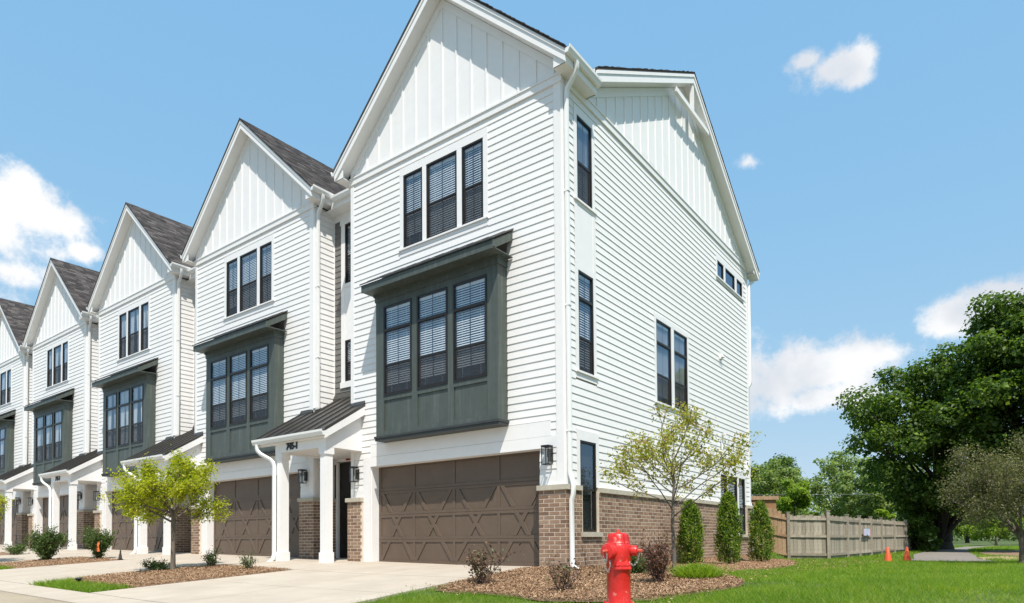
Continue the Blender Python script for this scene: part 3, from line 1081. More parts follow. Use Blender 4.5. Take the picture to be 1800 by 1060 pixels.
    rt.box(RC, -6.90, rx1, 4.70, 9.10, -.1, .02)
    rt.box(RC, -7.63, rx1, 9.10, 9.24, -.1, .035)
    rt.box(RC, -7.445, -6.90, 5.94, 7.47, -.1, .015)
    rt.box(RC, -7.62, rx1, 4.66, 4.82, -.1, .04)
    rt.box(RC, -7.47, -6.88, 7.38, 7.47, -.1, .035)
    rt.box(RC, rx0, rx1, 9.25, 9.43, -.1, .022)
    rt.box(RC, rx0 + .0, rx0 + .03, 3.95, 9.25, -.1, .024)
    each(rt, 'entry_trim', M['trim'], t)
    window(RC, t, -7.445, -6.90, 7.47, 9.10, 'dh')
    window(RC, t, -7.445, -6.90, 4.82, 5.94, 'dh')
    es = MB()
    es.box(RC, -8.0, -W, 9.43, 9.445, .0, .33)
    es.box(RC, -7.62, -W - .28, 9.445, 9.75, .30, .325)
    each(es, 'entry_soffit', M['trim'], t)
    eg = MB()
    eg.prism(lambda u, z, d: (d, .86 - u, z), [(.327 + a, 9.575 + b_) for a, b_ in prof], -7.50, -W - .40)
    eg.build('entry_gutter', M['gutter'], t)
    # return wall of this house beside the next entry (x = 0)
    if not end:
        siding(S, t, .092, .96, 1.60, 9.40, [])
    # ground floor of the recess
    lw = MB()
    lw.box(RC, -7.90, -7.80, 0, 2.85, -.1, .01)
    lw.box(RC, -7.80, -W + .05, 2.68, 3.95, -.1, .012)
    lw.box(RC, -6.80, -W + .05, 0, 2.68, -.1, .012)
    each(lw, 'entry_wall', M['trim'], t)
    dr = MB()
    dr.box(RC, -7.74, -6.80, .10, 2.66, -.12, -.04)
    for z0, z1 in ((.25, .95), (1.15, 2.45)):
        for x0, x1 in ((-7.62, -7.32), (-7.22, -6.92)):
            dr.box(RC, x0, x1, z0, z1, -.041, -.03)
    dd = dr.build('front_door', M['black'], t)
    MB().tube([RC(-6.88, 1.02, -.03), RC(-6.88, 1.02, .03), RC(-6.88, 1.22, .03), RC(-6.88, 1.22, -.03)], .01, 8).build('handle', M['black'], dd)
    MB().box(RC, -7.795, -7.745, 0.1, 2.66, -.1, .025).build('door_jamb', M['trim'], t)
    MB().box(RC, -7.88, -7.825, 1.62, 2.62, .011, .02).build('sidelight', M['frame'], t)
    MB().box(RC, -7.80, -6.75, .0, .10, -.1, .12).build('door_step', M['concrete'], t)
    # ---- porch
    def column(cx, cy):
        c = MB()
        c.box(XY, cx - .10, cx + .10, .30, 2.56, cy - .10, cy + .10)
        c.box(XY, cx - .12, cx + .12, -.10, .30, cy - .12, cy + .12)
        c.box(XY, cx - .125, cx + .125, 2.56, 2.72, cy - .125, cy + .125)
        c.build('column', M['trim'], t)
    column(-5.88, -.95)
    column(-7.58, -.95)
    bm = MB()
    bm.box(XY, -7.72, -5.752, 2.72, 3.02, -1.07, -.83)
    bm.box(XY, -5.992, -5.752, 2.72, 3.02, -.83, .0)
    bm.box(XY, -7.72, -7.50, 2.72, 3.02, -.83, .19)
    each(bm, 'beam', M['trim'], t)
    MB().box(XY, -7.70, -5.99, 2.74, 2.76, -.83, .85).build('porch_ceiling', M['trim'], t)
    ps = .63
    pz = lambda y: 3.12 + ps * (y + 1.15)
    FP = lambda u, z, d: (d, u, z)
    pr = MB()
    ye = -1.18
    pr.prism(FP, [(ye, pz(ye) - .04), (.0, pz(0) - .04), (.0, pz(0)), (ye, pz(ye))], -8.44, -5.63)
    pr.prism(FP, [(.0, pz(0) - .04), (.19, pz(.19) - .04), (.19, pz(.19)), (.0, pz(0))], -8.44, -W - .002)
    pr.prism(FP, [(.19, pz(.19) - .04), (.86, pz(.86) - .04), (.86, pz(.86)), (.19, pz(.19))], -7.895, -W - .002)
    each(pr, 'porch_roof', M['metal_roof'], t)
    x = -8.43
    while x < -5.62:
        y1 = .86 if -7.89 < x < -W - .02 else (.19 if x < -W else .0)
        xx = min(x, -5.652)
        MB().hexa([(xx, ye, pz(ye) + .001), (xx + .02, ye, pz(ye) + .001), (xx + .02, y1, pz(y1) + .001), (xx, y1, pz(y1) + .001), (xx, ye, pz(ye) + .038), (xx + .02, ye, pz(ye) + .038), (xx + .02, y1, pz(y1) + .038), (xx, y1, pz(y1) + .038)]).build('roof_seam', M['metal_roof'], t)
        x += .3975 - .0005
    fl = MB()
    fl.hexa([(-W - .02, .80, pz(.80)), (-7.9, .80, pz(.80)), (-7.9, .855, pz(.855)), (-W - .02, .855, pz(.855)), (-W - .02, .80, pz(.80) + .05), (-7.9, .80, pz(.8) + .05), (-7.9, .855, pz(.855) + .16), (-W - .02, .855, pz(.855) + .16)])
    fl.hexa([(-W, -.06, pz(-.06)), (-5.63, -.06, pz(-.06)), (-5.63, -.016, pz(-.016)), (-W, -.016, pz(-.016)), (-W, -.06, pz(-.06) + .045), (-5.63, -.06, pz(-.06) + .045), (-5.63, -.016, pz(-.016) + .1), (-W, -.016, pz(-.016) + .1)])
    fl.hexa([(-8.44, .13, pz(.13)), (-7.9, .13, pz(.13)), (-7.9, .175, pz(.175)), (-8.44, .175, pz(.175)), (-8.44, .13, pz(.13) + .045), (-7.9, .13, pz(.13) + .045), (-7.9, .175, pz(.175) + .1), (-8.44, .175, pz(.175) + .1)])
    each(fl, 'roof_flashing', M['metal_roof'], t)
    pk = MB()
    for x0, x1, yb_ in ((-5.665, -5.632, -.018), (-8.438, -8.405, .17)):
        pk.prism(FP, [(ye, pz(ye) - .21), (yb_, pz(yb_) - .24), (yb_, pz(yb_) - .041), (ye, pz(ye) - .041)], x0, x1)
    pk.prism(FP, [(-1.07, 3.02), (-.0, 3.02), (-.0, pz(0) - .05), (-1.07, pz(-1.07) - .05)], -5.99, -5.755)
    pk.prism(FP, [(-1.07, 3.02), (.18, 3.02), (.18, pz(.18) - .05), (-1.07, pz(-1.07) - .05)], -7.72, -7.69)
    pk.box(XY, -8.40, -5.666, 2.93, 3.06, -1.17, -1.15)
    pk.box(XY, -8.40, -5.666, 2.935, 2.95, -1.15, -1.0)
    each(pk, 'porch_fascia', M['trim'], t)
    pg = MB()
    pg.prism(lambda u, z, d: (d, -u, z), [(1.182 + a * .8, 2.965 + b_) for a, b_ in prof], -8.44, -5.63)
    pg.build('porch_gutter', M['gutter'], t)
    pd = MB()
    cx = -7.70
    pth = [(-8.28, -1.22, 2.98), (-8.28, -1.22, 2.88), (-8.26, -1.215, 2.82), (-8.18, -1.19, 2.74), (-7.86, -1.12, 2.58), (-7.76, -1.11, 2.50), (-7.725, -1.10, 2.40), (-7.725, -1.10, .34), (-7.72, -1.10, .26), (-7.73, -1.12, .15), (-7.75, -1.20, .06), (-7.78, -1.34, .02)]
    pd.tube(pth, 1.0, n=12, squash=(.042, .036), ref=(1, 0, 0))
    pd.build('porch_downspout', M['gutter'], t, smooth=True)
    # ---- main roof
    rr = 0.30 if end else 0.0
    my, mz, ms, mf = 6.13, 12.92, .632, .558
    mr_ = MB()
    fr_y, bk_y = .55, 11.72
    mr_.prism(FP, [(fr_y, mz - mf * (my - fr_y) - .05), (my, mz - .05), (my, mz), (fr_y, mz - mf * (my - fr_y))], -7.9, -.005)
    mr_.prism(FP, [(my, mz - .05), (bk_y, mz - ms * (bk_y - my) - .05), (bk_y, mz - ms * (bk_y - my)), (my, mz)], -7.9, -.005)
    if end:
        mr_.prism(FP, [(.88, mz - mf * (my - .88) - .05), (my, mz - .05), (my, mz), (.88, mz - mf * (my - .88))], -.005, rr + .02)
        mr_.prism(FP, [(my, mz - .05), (bk_y, mz - ms * (bk_y - my) - .05), (bk_y, mz - ms * (bk_y - my)), (my, mz)], -.005, rr + .02)
    each(mr_, 'main_roof', M['shingle'], t)
    if end:
        edge = MB()
        rg2 = random.Random(4)
        for s in (-1, 1):
            y = 0.0
            lim = (my - .88) if s < 0 else (bk_y - my)
            while y < lim:
                wd = rg2.uniform(.1, .2)
                y2 = min(y + wd, lim)
                th = rg2.choice((.006, .014, .024))
                ya, yb2 = my + s * y, my + s * y2
                za, zb = mz - (mf if s < 0 else ms) * y, mz - (mf if s < 0 else ms) * y2
                edge.hexa([(rr - .2, ya, za), (rr + .03, ya, za), (rr + .03, yb2, zb), (rr - .2, yb2, zb), (rr - .2, ya, za + th), (rr + .03, ya, za + th), (rr + .03, yb2, zb + th), (rr - .2, yb2, zb + th)])
                y = y2
        edge.build('edge_shingles', M['shingle'], t, kind='stuff')
        zs = lambda y, off: mz - off - (mf if y < my else ms) * abs(y - my)
        gp = MB()
        gp.prism(S, [(.9, 9.36), (11.36, 9.36), (11.36, zs(11.36, .275)), (my, mz - .275), (.9, zs(.9, .275))], -.1, .002)
        gp.box(S, -.0, .9, 9.36, 9.46, -.1, .002)
        each(gp, 'gable_panel', M['trim'], t)
        stm = MB()
        stm.box(S, .122, 11.36, 9.33, 9.47, -.02, .04)
        stm.box(S, .122, 11.37, 9.47, 9.50, -.02, .06)
        each(stm, 'belt_trim', M['trim'], t)
        sfz = MB()
        sfz.prism(S, [(my, mz - .3), (.9, zs(.9, .3)), (.9, 9.5), (my, mz - .5)], -.02, .022)
        ya, yb_ = my + (mz - .3 - 9.5) / ms, my + (mz - .5 - 9.5) / ms
        sfz.prism(S, [(my, mz - .3), (my, mz - .5), (yb_, 9.5), (ya, 9.5)], -.02, .0225)
        each(sfz, 'frieze_board', M['trim'], t)
        y = 1.39
        while y < 11.2:
            z1 = zs(y, .49)
            if z1 > 9.58:
                MB().box(S, y - .024, y + .024, 9.50, z1, .0, .021).build('batten', M['trim'], t)
            y += .418
        rk = MB()
        for s, lim in ((-1, .88), (1, bk_y)):
            rk.prism(S, [(my, mz - .052), (lim, zs(lim, .052)), (lim, zs(lim, .29)), (my, mz - .29)], .27, .30)
            rk.prism(S, [(my, mz - .051), (lim, zs(lim, .051)), (lim, zs(lim, .125)), (my, mz - .125)], .30, .318)
        each(rk, 'rake_board', M['trim'], t)
        ss = MB()
        for s, lim in ((-1, .88), (1, bk_y)):
            ss.prism(S, [(my, mz - .285), (lim, zs(lim, .285)), (lim, zs(lim, .27)), (my, mz - .27)], .0, .272)
        ss.box(S, 11.36, bk_y, 9.22, 9.235, -1.0, .272)
        ss.box(S, bk_y - .02, bk_y, 9.235, 9.38, -1.0, .272)
        ss.prism(S, [(11.30, 9.24), (11.70, 9.24), (11.70, 9.34), (11.30, 9.6)], .25, .268)
        each(ss, 'soffit', M['trim'], t)
        gbk = MB()
        gbk.prism(lambda u, z, d: (d, u, z), [(bk_y + .002 + a, 9.26 + b_) for a, b_ in prof], -7.9, .31)
        gbk.build('gutter', M['gutter'], t)
        br_ = MB()
        br_.box(S, 4.98, 7.28, 11.80, 11.92, .20, .285)
        br_.box(S, my - .06, my + .06, 11.92, 12.62, .205, .28)
        each(br_, 'gable_bracket', M['trim'], t)
        # ---- end wall siding, windows
        holes = [(.42, 1.25, 7.15, 9.15), (.42, 1.25, 5.865, 7.15), (.42, 1.25, 3.70, 5.87), (.42, 1.29, 1.59, 2.70), (4.06, 6.22, 3.72, 6.0), (8.44, 10.98, 8.15, 8.95), (8.42, 10.93, 1.59, 2.62)]
        siding(S, t, .12, 11.25, 1.60, 9.33, holes, joints=True)
        MB().box(S, 11.25, 11.40, 1.60, 9.33, -.1, .02).build('corner_board', M['trim'], t)
        nt_ = MB()
        def casing(u0, u1, z0, z1, head, sill, wd=.11):
            nt_.box(S, u0 - wd, u0, z0, z1, -.1, .017)
            nt_.box(S, u1, u1 + wd, z0, z1, -.1, .017)
            nt_.box(S, u0 - wd, u1 + wd, z1, z1 + head, -.1, .018)
            if sill:
                nt_.box(S, u0 - wd, u1 + wd, z0 - sill, z0, -.1, .016)
                nt_.box(S, u0 - wd - .02, u1 + wd + .02, z0 - .04, z0 + .001, -.02, .05)
        casing(.54, 1.135, 7.27, 8.977, .17, .10)
        nt_.box(S, .42, 1.25, 5.98, 7.168, -.1, .012)
        for p, q in ((.42, .53), (1.14, 1.25)):
            nt_.box(S, p, q, 5.985, 7.165, -.02, .018)
        casing(.54, 1.135, 3.863, 5.867, .115, .15)
        nt_.box(S, .43, 1.28, 2.50, 2.70, -.1, .018)
        nt_.box(S, .43, .542, 1.60, 2.50, -.1, .017)
        nt_.box(S, 1.17, 1.29, 1.60, 2.50, -.1, .017)
        casing(4.168, 6.11, 3.85, 5.867, .13, .12)
        nt_.box(S, 5.054, 5.232, 3.85, 5.867, -.1, .016)
        casing(8.546, 10.865, 8.295, 8.795, .155, .10)
        nt_.box(S, 9.10, 9.258, 8.295, 8.795, -.1, .016)
        nt_.box(S, 10.133, 10.317, 8.295, 8.795, -.1, .016)
        nt_.box(S, 8.42, 10.93, 2.43, 2.62, -.1, .018)
        nt_.box(S, 8.42, 8.545, 1.60, 2.43, -.1, .017)
        nt_.box(S, 10.80, 10.93, 1.60, 2.43, -.1, .017)
        nt_.box(S, 9.09, 9.19, .66, 2.43, -.1, .016)
        nt_.box(S, 10.04, 10.20, .66, 2.43, -.1, .016)
        each(nt_, 'window_trim', M['trim'], t)
        window(S, t, .54, 1.135, 7.27, 8.977, 'dh')
        window(S, t, .54, 1.135, 3.863, 5.867, 'tr')
        window(S, t, .545, 1.17, .70, 2.50, 'dh', blind=False, muntin=False, screen=False)
        for p, q in ((4.168, 5.054), (5.232, 6.11)):
            window(S, t, p, q, 3.85, 5.867, 'tr')
        for p, q in ((8.546, 9.10), (9.258, 10.133), (10.317, 10.865)):
            window(S, t, p, q, 8.295, 8.795, 'fx', blind=False)
        for p, q in ((8.545, 9.09), (9.19, 10.04), (10.20, 10.80)):
            window(S, t, p, q, .66, 2.43, 'dh', muntin=False)
        sl = MB()
        sl.box(S, .47, 1.25, .605, .70, -.1, .115)
        sl.box(S, 8.45, 10.90, .575, .66, -.1, .115)
        each(sl, 'stone_sill', M['stone'], t)
        fd = MB()
        fd.box(S, -.02, 11.40, -.5, -.075, -.1, .075)
        fd.build('foundation', M['concrete'], t)
        dsb = MB()
        dsb.tube([(.16, 11.80, 9.27), (.16, 11.78, 9.20), (.12, 11.66, 9.08), (.075, 11.50, 8.95), (.06, 11.455, 8.85), (.06, 11.455, 5.72), (.05, 11.44, 5.62), (-.02, 11.43, 5.5), (-.03, 11.43, 1.75), (.0, 11.45, 1.6), (.05, 11.46, 1.5), (.05, 11.46, .0)], 1.0, n=12, squash=(.042, .036), ref=(0, 1, 0))
        dsb.build('downspout', M['gutter'], t, smooth=True)
        vt = MB()
        vt.box(S, 8.58, 8.76, 5.84, 6.02, .0, .06)
        vt.prism(lambda u, z, d: (u, d, z), [(.06, 6.02), (.13, 5.90), (.06, 5.88)], 8.59, 8.75)
        each(vt, 'vent_cover', M['trim'], t)
        pp = MB()
        pp.tube([(.07, 8.56, 2.95), (.07, 8.56, 3.48), (.08, 8.56, 3.55), (.12, 8.52, 3.58), (.2, 8.46, 3.57)], .032, 10)
        pp.tube([(.0, 8.56, 3.1), (.07, 8.56, 3.1)], .03, 8)
        pp.build('vent_pipe', M['gutter'], t, smooth=True)
        MB().box(S, 7.40, 7.74, 2.90, 3.04, .0, .12).build('vent_cover', M['trim'], t)
        MB().box(S, 10.97, 11.09, 2.74, 2.96, .0, .09).build('meter_box', M['gutter'], t)
    return t


def brick_shape(f, w, h, dd):
    """a brick with a narrow arris round its face"""
    e = .004
    p = [f(0, 0, dd - .016), f(w, 0, dd - .016), f(w, h, dd - .016), f(0, h, dd - .016),
         f(0, 0, dd - e), f(w, 0, dd - e), f(w, h, dd - e), f(0, h, dd - e),
         f(e, e, dd), f(w - e, e, dd), f(w - e, h - e, dd), f(e, h - e, dd)]
    fs = [(8, 9, 10, 11)]
    for a in (0, 4):
        for i in range(4):
            j = (i + 1) % 4
            fs.append((a + i, a + j, a + 4 + j, a + 4 + i))
    return p, fs


def house_number(root, txt):
    cu = bpy.data.curves.new('house_number', 'FONT')
    cu.body = txt
    cu.size = 0.23
    cu.extrude = 0.008
    cu.offset = 0.010
    cu.align_x = 'CENTER'
    cu.space_character = .95
    cu.materials.append(M['black'])
    tmp = bpy.data.objects.new('house_number', cu)
    me = bpy.data.meshes.new_from_object(tmp)
    bpy.data.objects.remove(tmp)
    bpy.data.curves.remove(cu)
    o = link('house_number', me, root)
    o.rotation_euler = (R(90), 0, 0)
    o.location = (-7.02, -1.08, 2.775)
    o.scale = (.92, 1, 1)


house_labels = [
    'white end townhouse with the brick side wall facing the lawn, nearest the hydrant',
    'second white townhouse from the lawn end, its garage beside the porch numbered 745-1',
    'middle white townhouse of the five, its garage behind the yellow-green tree',
    'fourth white townhouse from the lawn end, its front behind the two round shrubs',
    'farthest white townhouse of the row, cut off by the picture edge',
]
houses = []
h0 = build_house(True, house_labels[0])
houses.append(h0)
h1 = build_house(False, house_labels[1])


def house_loc(k):
    return (-PITCH_X * k, 0.19 * k, 0.11 * k)


h1.location = house_loc(1)
houses.append(h1)
for k in (2, 3, 4):
    h = copy_thing(h1, house_loc(k), house_labels[k], skip=('blind',))
    rg = random.Random(k)
    wins = [c for c in h.children if c.name.startswith('window') and not c.name.startswith('window_trim')]
    for (p, q), w in zip(WINS3F, wins[:3]):
        curtain(FR, w, p, q, 7.262, 8.972, 0.0, rg)
    for (p, q), w in zip(WINSBAY, wins[3:6]):
        curtain(FR, w, p, q, 3.85, 5.905, .312, rg)
    houses.append(h)
for h, n in zip(houses, ('745-1', '745-2', '745-3', '745-4', '745-5')):
    house_number(h, n)

# ------------------------------------------------------------------ ground
def inside(poly, x, y):
    x = np.asarray(x); y = np.asarray(y)
    r = np.zeros(x.shape, bool)
    n = len(poly)
    for i in range(n):
        x0, y0 = poly[i]; x1, y1 = poly[(i + 1) % n]
        c = ((y0 > y) != (y1 > y)) & (x < (x1 - x0) * (y - y0) / (y1 - y0 + 1e-12) + x0)
        r ^= c
    return r


def wavy(poly, amp, seed, step=.18):
    """the outline with a hand-cut edge"""
    rg = random.Random(seed)
    out = []
    n = len(poly)
    for i in range(n):
        a, b = Vector(poly[i]).to_2d(), Vector(poly[(i + 1) % n]).to_2d()
        m = max(1, int((b - a).length / step))
        nrm = Vector((-(b - a).y, (b - a).x)).normalized()
        for k in range(m):
            p = a + (b - a) * (k / m) + nrm * (rg.uniform(-amp, amp) if k else 0)
            out.append((p.x, p.y))
    return out


def sheet(name, poly, lift, mat, step=.4, rough=0.0, kind='structure', parent=None, skirt=0.0, mound=0.0):
    """a sheet that lies on the ground inside an outline, with a turned-down edge"""
    poly = [tuple(p) for p in poly]
    dense = []
    n = len(poly)
    for i in range(n):
        a, b = Vector((*poly[i], 0)), Vector((*poly[(i + 1) % n], 0))
        m = max(1, int((b - a).length / step))
        dense += [tuple((a + (b - a) * (k / m)).to_2d()) for k in range(m)]
    xs = [p[0] for p in poly]; ys = [p[1] for p in poly]
    gx = np.arange(min(xs) + step * .5, max(xs), step); gy = np.arange(min(ys) + step * .5, max(ys), step)
    X, Y = np.meshgrid(gx, gy)
    X = X.ravel(); Y = Y.ravel()
    rg = np.random.default_rng(len(dense))
    X = X + rg.uniform(-.1, .1, X.shape) * step; Y = Y + rg.uniform(-.1, .1, X.shape) * step
    k = inside(poly, X, Y)
    nb = len(dense)
    pts = [Vector(p) for p in dense] + [Vector(p) for p in zip(X[k], Y[k])]
    edges = [(i, (i + 1) % nb) for i in range(nb)]
    v, e, f, *_ = delaunay_2d_cdt(pts, edges, [list(range(nb))], 1, 1e-5)
    P = np.array([(q.x, q.y) for q in v])
    z = gz_np(P[:, 0], P[:, 1]) + lift
    if rough or mound:
        d = np.full(len(P), 9.0)
        for i in range(nb):
            a = np.array(dense[i]); b = np.array(dense[(i + 1) % nb])
            t = np.clip(((P - a) @ (b - a)) / max(1e-9, (b - a) @ (b - a)), 0, 1)
            d = np.minimum(d, np.hypot(*(P - (a + t[:, None] * (b - a))).T))
        z = z + rough * rg.uniform(-1, 1, len(P)) * np.clip(d / .1, 0, 1) + mound * np.clip(d / .5, 0, 1)
    mb = MB()
    mb.add([(P[i, 0], P[i, 1], z[i]) for i in range(len(P))], [tuple(q) for q in f])
    if skirt:
        bz = [gz(*p) + lift for p in dense]
        b0 = [(p[0], p[1], q) for p, q in zip(dense, bz)]
        b1 = [(p[0], p[1], q - skirt) for p, q in zip(dense, bz)]
        mb.add(b0 + b1, [(i, (i + 1) % nb, nb + (i + 1) % nb, nb + i) for i in range(nb)])
    return mb.build(name, mat, parent, kind=kind)


# one base sheet out to the horizon
gxs = np.concatenate([np.array([-1500, -700, -350, -200, -130]), np.arange(-90, -3, 3.0), np.array([-3, -2, -1, 0, .1, .2, .3, .4, .5, 1, 2]), np.arange(3, 60, 3.0), np.array([80, 130, 250, 600, 1500])])
gys = np.concatenate([np.array([-1500, -600, -250, -120, -60, -30, -20, -15]), np.arange(-12, -7.2, 1.2), np.array([-7.2, -6, -4, -2, -1, 0]), np.arange(2, 17, 2.0), np.arange(20, 100, 8.0), np.array([130, 200, 400, 800, 1800])])
GX, GY = np.meshgrid(gxs, gys)
GZ = gz_np(GX, GY) - .012
nx = len(gxs)
g = MB()
g.v = list(zip(GX.ravel(), GY.ravel(), GZ.ravel()))
g.f = [(j * nx + i, j * nx + i + 1, (j + 1) * nx + i + 1, (j + 1) * nx + i) for j in range(len(gys) - 1) for i in range(nx - 1)]
g.build('ground', M['ground'], kind='structure')

sheet('street', [(-75, -14), (45, -14), (45, -6.72), (-75, -6.72)], .006, M['street'], step=1.5)
sheet('bounce_ground', [(-75, -34), (45, -34), (45, -14.02), (-75, -14.02)], .02, M['bounce_ground'], step=3.0)  # unseen paving added behind the camera to cut green and warm bounce light
kb = bpy.data.objects.new('kerb', None); COL.objects.link(kb); kb['kind'] = 'structure'
x = -60.0
while x < 30:
    sheet('gutter_slab', [(x, -6.715), (x + 2.99, -6.715), (x + 2.99, -6.13), (x, -6.13)], .022, M['concrete'], step=.6, parent=kb, kind=None, skirt=.12)
    x += 3.0


def slabs(root, quads):
    for q in quads:
        sheet('concrete_slab', q, .024, M['concrete'], step=.7, parent=root, kind=None, skirt=.1)


def lerp2(a, b, t):
    return (a[0] + (b[0] - a[0]) * t, a[1] + (b[1] - a[1]) * t)


def drive(c0, c1, c2, c3, nu, nv):
    """slabs between four corners, front left, front right, back right, back left"""
    gap = .006
    qs = []
    for i in range(nu):
        for j in range(nv):
            def P(a, b):
                return lerp2(lerp2(c0, c1, a), lerp2(c3, c2, a), b)
            lu = math.dist(c0, c1); lv = math.dist(c1, c2)
            a0, a1 = i / nu + gap / lu, (i + 1) / nu - gap / lu
            b0, b1 = j / nv + gap / lv, (j + 1) / nv - gap / lv
            qs.append([P(a0, b0), P(a1, b0), P(a1, b1), P(a0, b1)])
    return qs


for k in range(5):
    ox = -7.72 * k
    dv = bpy.data.objects.new('driveway', None); COL.objects.link(dv); dv['kind'] = 'structure'
    xr0, xr1 = (.26, -.34) if k == 0 else (ox + .05, ox - .2)
    slabs(dv, drive((ox - 5.08, -6.12), (xr0, -6.12), (xr1, -2.35), (ox - 5.08, -2.35), 2, 2))
    slabs(dv, drive((ox - 5.08, -2.34), (xr1, -2.34), (ox - .40, .32 + .19 * k), (ox - 5.46, .32 + .19 * k), 2, 1))
    wk = bpy.data.objects.new('walkway', None); COL.objects.link(wk); wk['kind'] = 'structure'
    slabs(wk, drive((ox - 7.75, -2.33), (ox - 5.09, -2.33), (ox - 5.47, .95), (ox - 8.25, .95), 2, 2))

near_bed = [(-.41, -.20), (-.30, -1.77), (-.08, -3.03), (.10, -3.66), (.40, -3.56), (.95, -3.50), (1.5, -3.60), (2.06, -3.76), (2.7, -3.58), (3.24, -3.22), (3.53, -2.52), (3.76, -1.75), (3.74, -1.40), (3.35, -.70), (3.05, -.30), (2.75, .8), (2.55, 2.06), (2.84, 3.0), (2.86, 4.0), (2.70, 5.07), (2.35, 7.2), (2.17, 8.2), (1.5, 10.5), (.66, 12.6), (-.2, 12.0), (.03, 11.4), (.03, .0), (-.05, -.06)]
near_bed = wavy(near_bed, .025, 2)
isl = [[(-8.12, -5.10), (-7.45, -5.55), (-5.11, -5.47), (-5.10, -3.9), (-5.11, -2.40), (-6.79, -2.38), (-8.1, -2.45), (-8.2, -3.35)],
       [(-15.6, -4.6), (-14.6, -5.0), (-12.86, -4.9), (-12.82, -4.0), (-12.84, -2.42), (-14.0, -2.42), (-15.7, -2.5), (-15.75, -3.4)],
       [(-23.3, -4.6), (-22.3, -5.0), (-20.6, -4.9), (-20.55, -4.0), (-20.57, -2.42), (-22.0, -2.42), (-23.35, -2.5), (-23.45, -3.4)]]
isl_grass = [[(-8.0, -5.12), (-7.45, -5.52), (-5.11, -5.44), (-5.10, -6.10), (-7.79, -6.10)],
             [(-15.6, -4.62), (-14.6, -4.98), (-12.86, -4.88), (-12.84, -6.10), (-15.55, -6.10)],
             [(-23.3, -4.62), (-22.3, -4.98), (-20.6, -4.88), (-20.57, -6.10), (-23.3, -6.10)]]
beds = [near_bed] + [wavy(p, .02, 7 + i) for i, p in enumerate(isl)]
for p in beds:
    sheet('mulch_bed', p, .012, M['mulch_bed'], step=.16, rough=.014, mound=.03)
path_poly = [(4.0, 12.95), (6.6, 14.9), (5.9, 18.5), (5.65, 24), (5.2, 30), (5.0, 38), (5.6, 48), (7.5, 58), (6.6, 59), (4.4, 49), (3.7, 39), (3.3, 32), (3.35, 24), (3.95, 18)]
sheet('path', path_poly, .006, M['asphalt'], step=.8)
sheet('tree_bed', wavy([(5.9, 24.0), (7.2, 22.0), (9.5, 22), (11, 25), (11, 32), (8, 36), (6.0, 34), (5.7, 29)], .1, 31, .5), .01, M['mulch_bed'], step=.5, rough=.01)
straw = paint('dry_straw', (0.36, 0.27, 0.14), rough=.95, var=.12, scale=4, bump=.4, bscale=40, fine=.2)
sheet('straw_patch', wavy([(5.95, 17.6), (7.6, 17.0), (8.8, 18.6), (8.2, 21.0), (6.6, 22.2), (5.85, 20.6)], .12, 33, .4), .008, straw, step=.4)


# ------------------------------------------------------------------ loose ground cover


def soup(name, V, F, mat, parent=None, kind=None, smooth=False):
    """arrays of vertices and equal-sized faces to one mesh"""
    me = bpy.data.meshes.new(name)
    nv, nf, k = len(V), len(F), F.shape[1]
    me.vertices.add(nv); me.vertices.foreach_set('co', np.ascontiguousarray(V, dtype=np.float32).ravel())
    me.loops.add(nf * k); me.loops.foreach_set('vertex_index', np.ascontiguousarray(F, dtype=np.int32).ravel())
    me.polygons.add(nf)
    me.polygons.foreach_set('loop_start', np.arange(0, nf * k, k, dtype=np.int32))
    me.update(calc_edges=True)
    me.materials.append(mat)
    return link(name, me, parent, kind)


def in_view(x, y, margin=1.6):
    dx, dy = x - CAM.x, y - CAM.y
    dep = dx * _f.x + dy * _f.y
    lat = dx * _r.x + dy * _r.y
    return (dep > 2.5) & (np.abs(lat) < dep * .80 + margin)


def blades(rng, x, y, h, w, base=None):
    n = len(x)
    z = gz_np(x, y) - .012 if base is None else base
    a = rng.uniform(0, 2 * np.pi, n)
    lean = rng.uniform(.3, 1.6, n) * h
    b = rng.uniform(0, 2 * np.pi, n)
    V = np.empty((n, 3, 3))
    V[:, 0] = np.stack([x - np.cos(a) * w, y - np.sin(a) * w, z], 1)
    V[:, 1] = np.stack([x + np.cos(a) * w, y + np.sin(a) * w, z], 1)
    V[:, 2] = np.stack([x + np.cos(b) * lean, y + np.sin(b) * lean, z + h], 1)
    return V.reshape(-1, 3), np.arange(n * 3).reshape(-1, 3)


def cells_noise(x, y, s, seed):
    r = np.random.default_rng(seed)
    ph = r.uniform(0, 6.28, 8); fx = r.normal(0, 1, 8) * s; fy = r.normal(0, 1, 8) * s
    return sum(np.sin(x * fx[i] + y * fy[i] + ph[i]) for i in range(8)) / 8


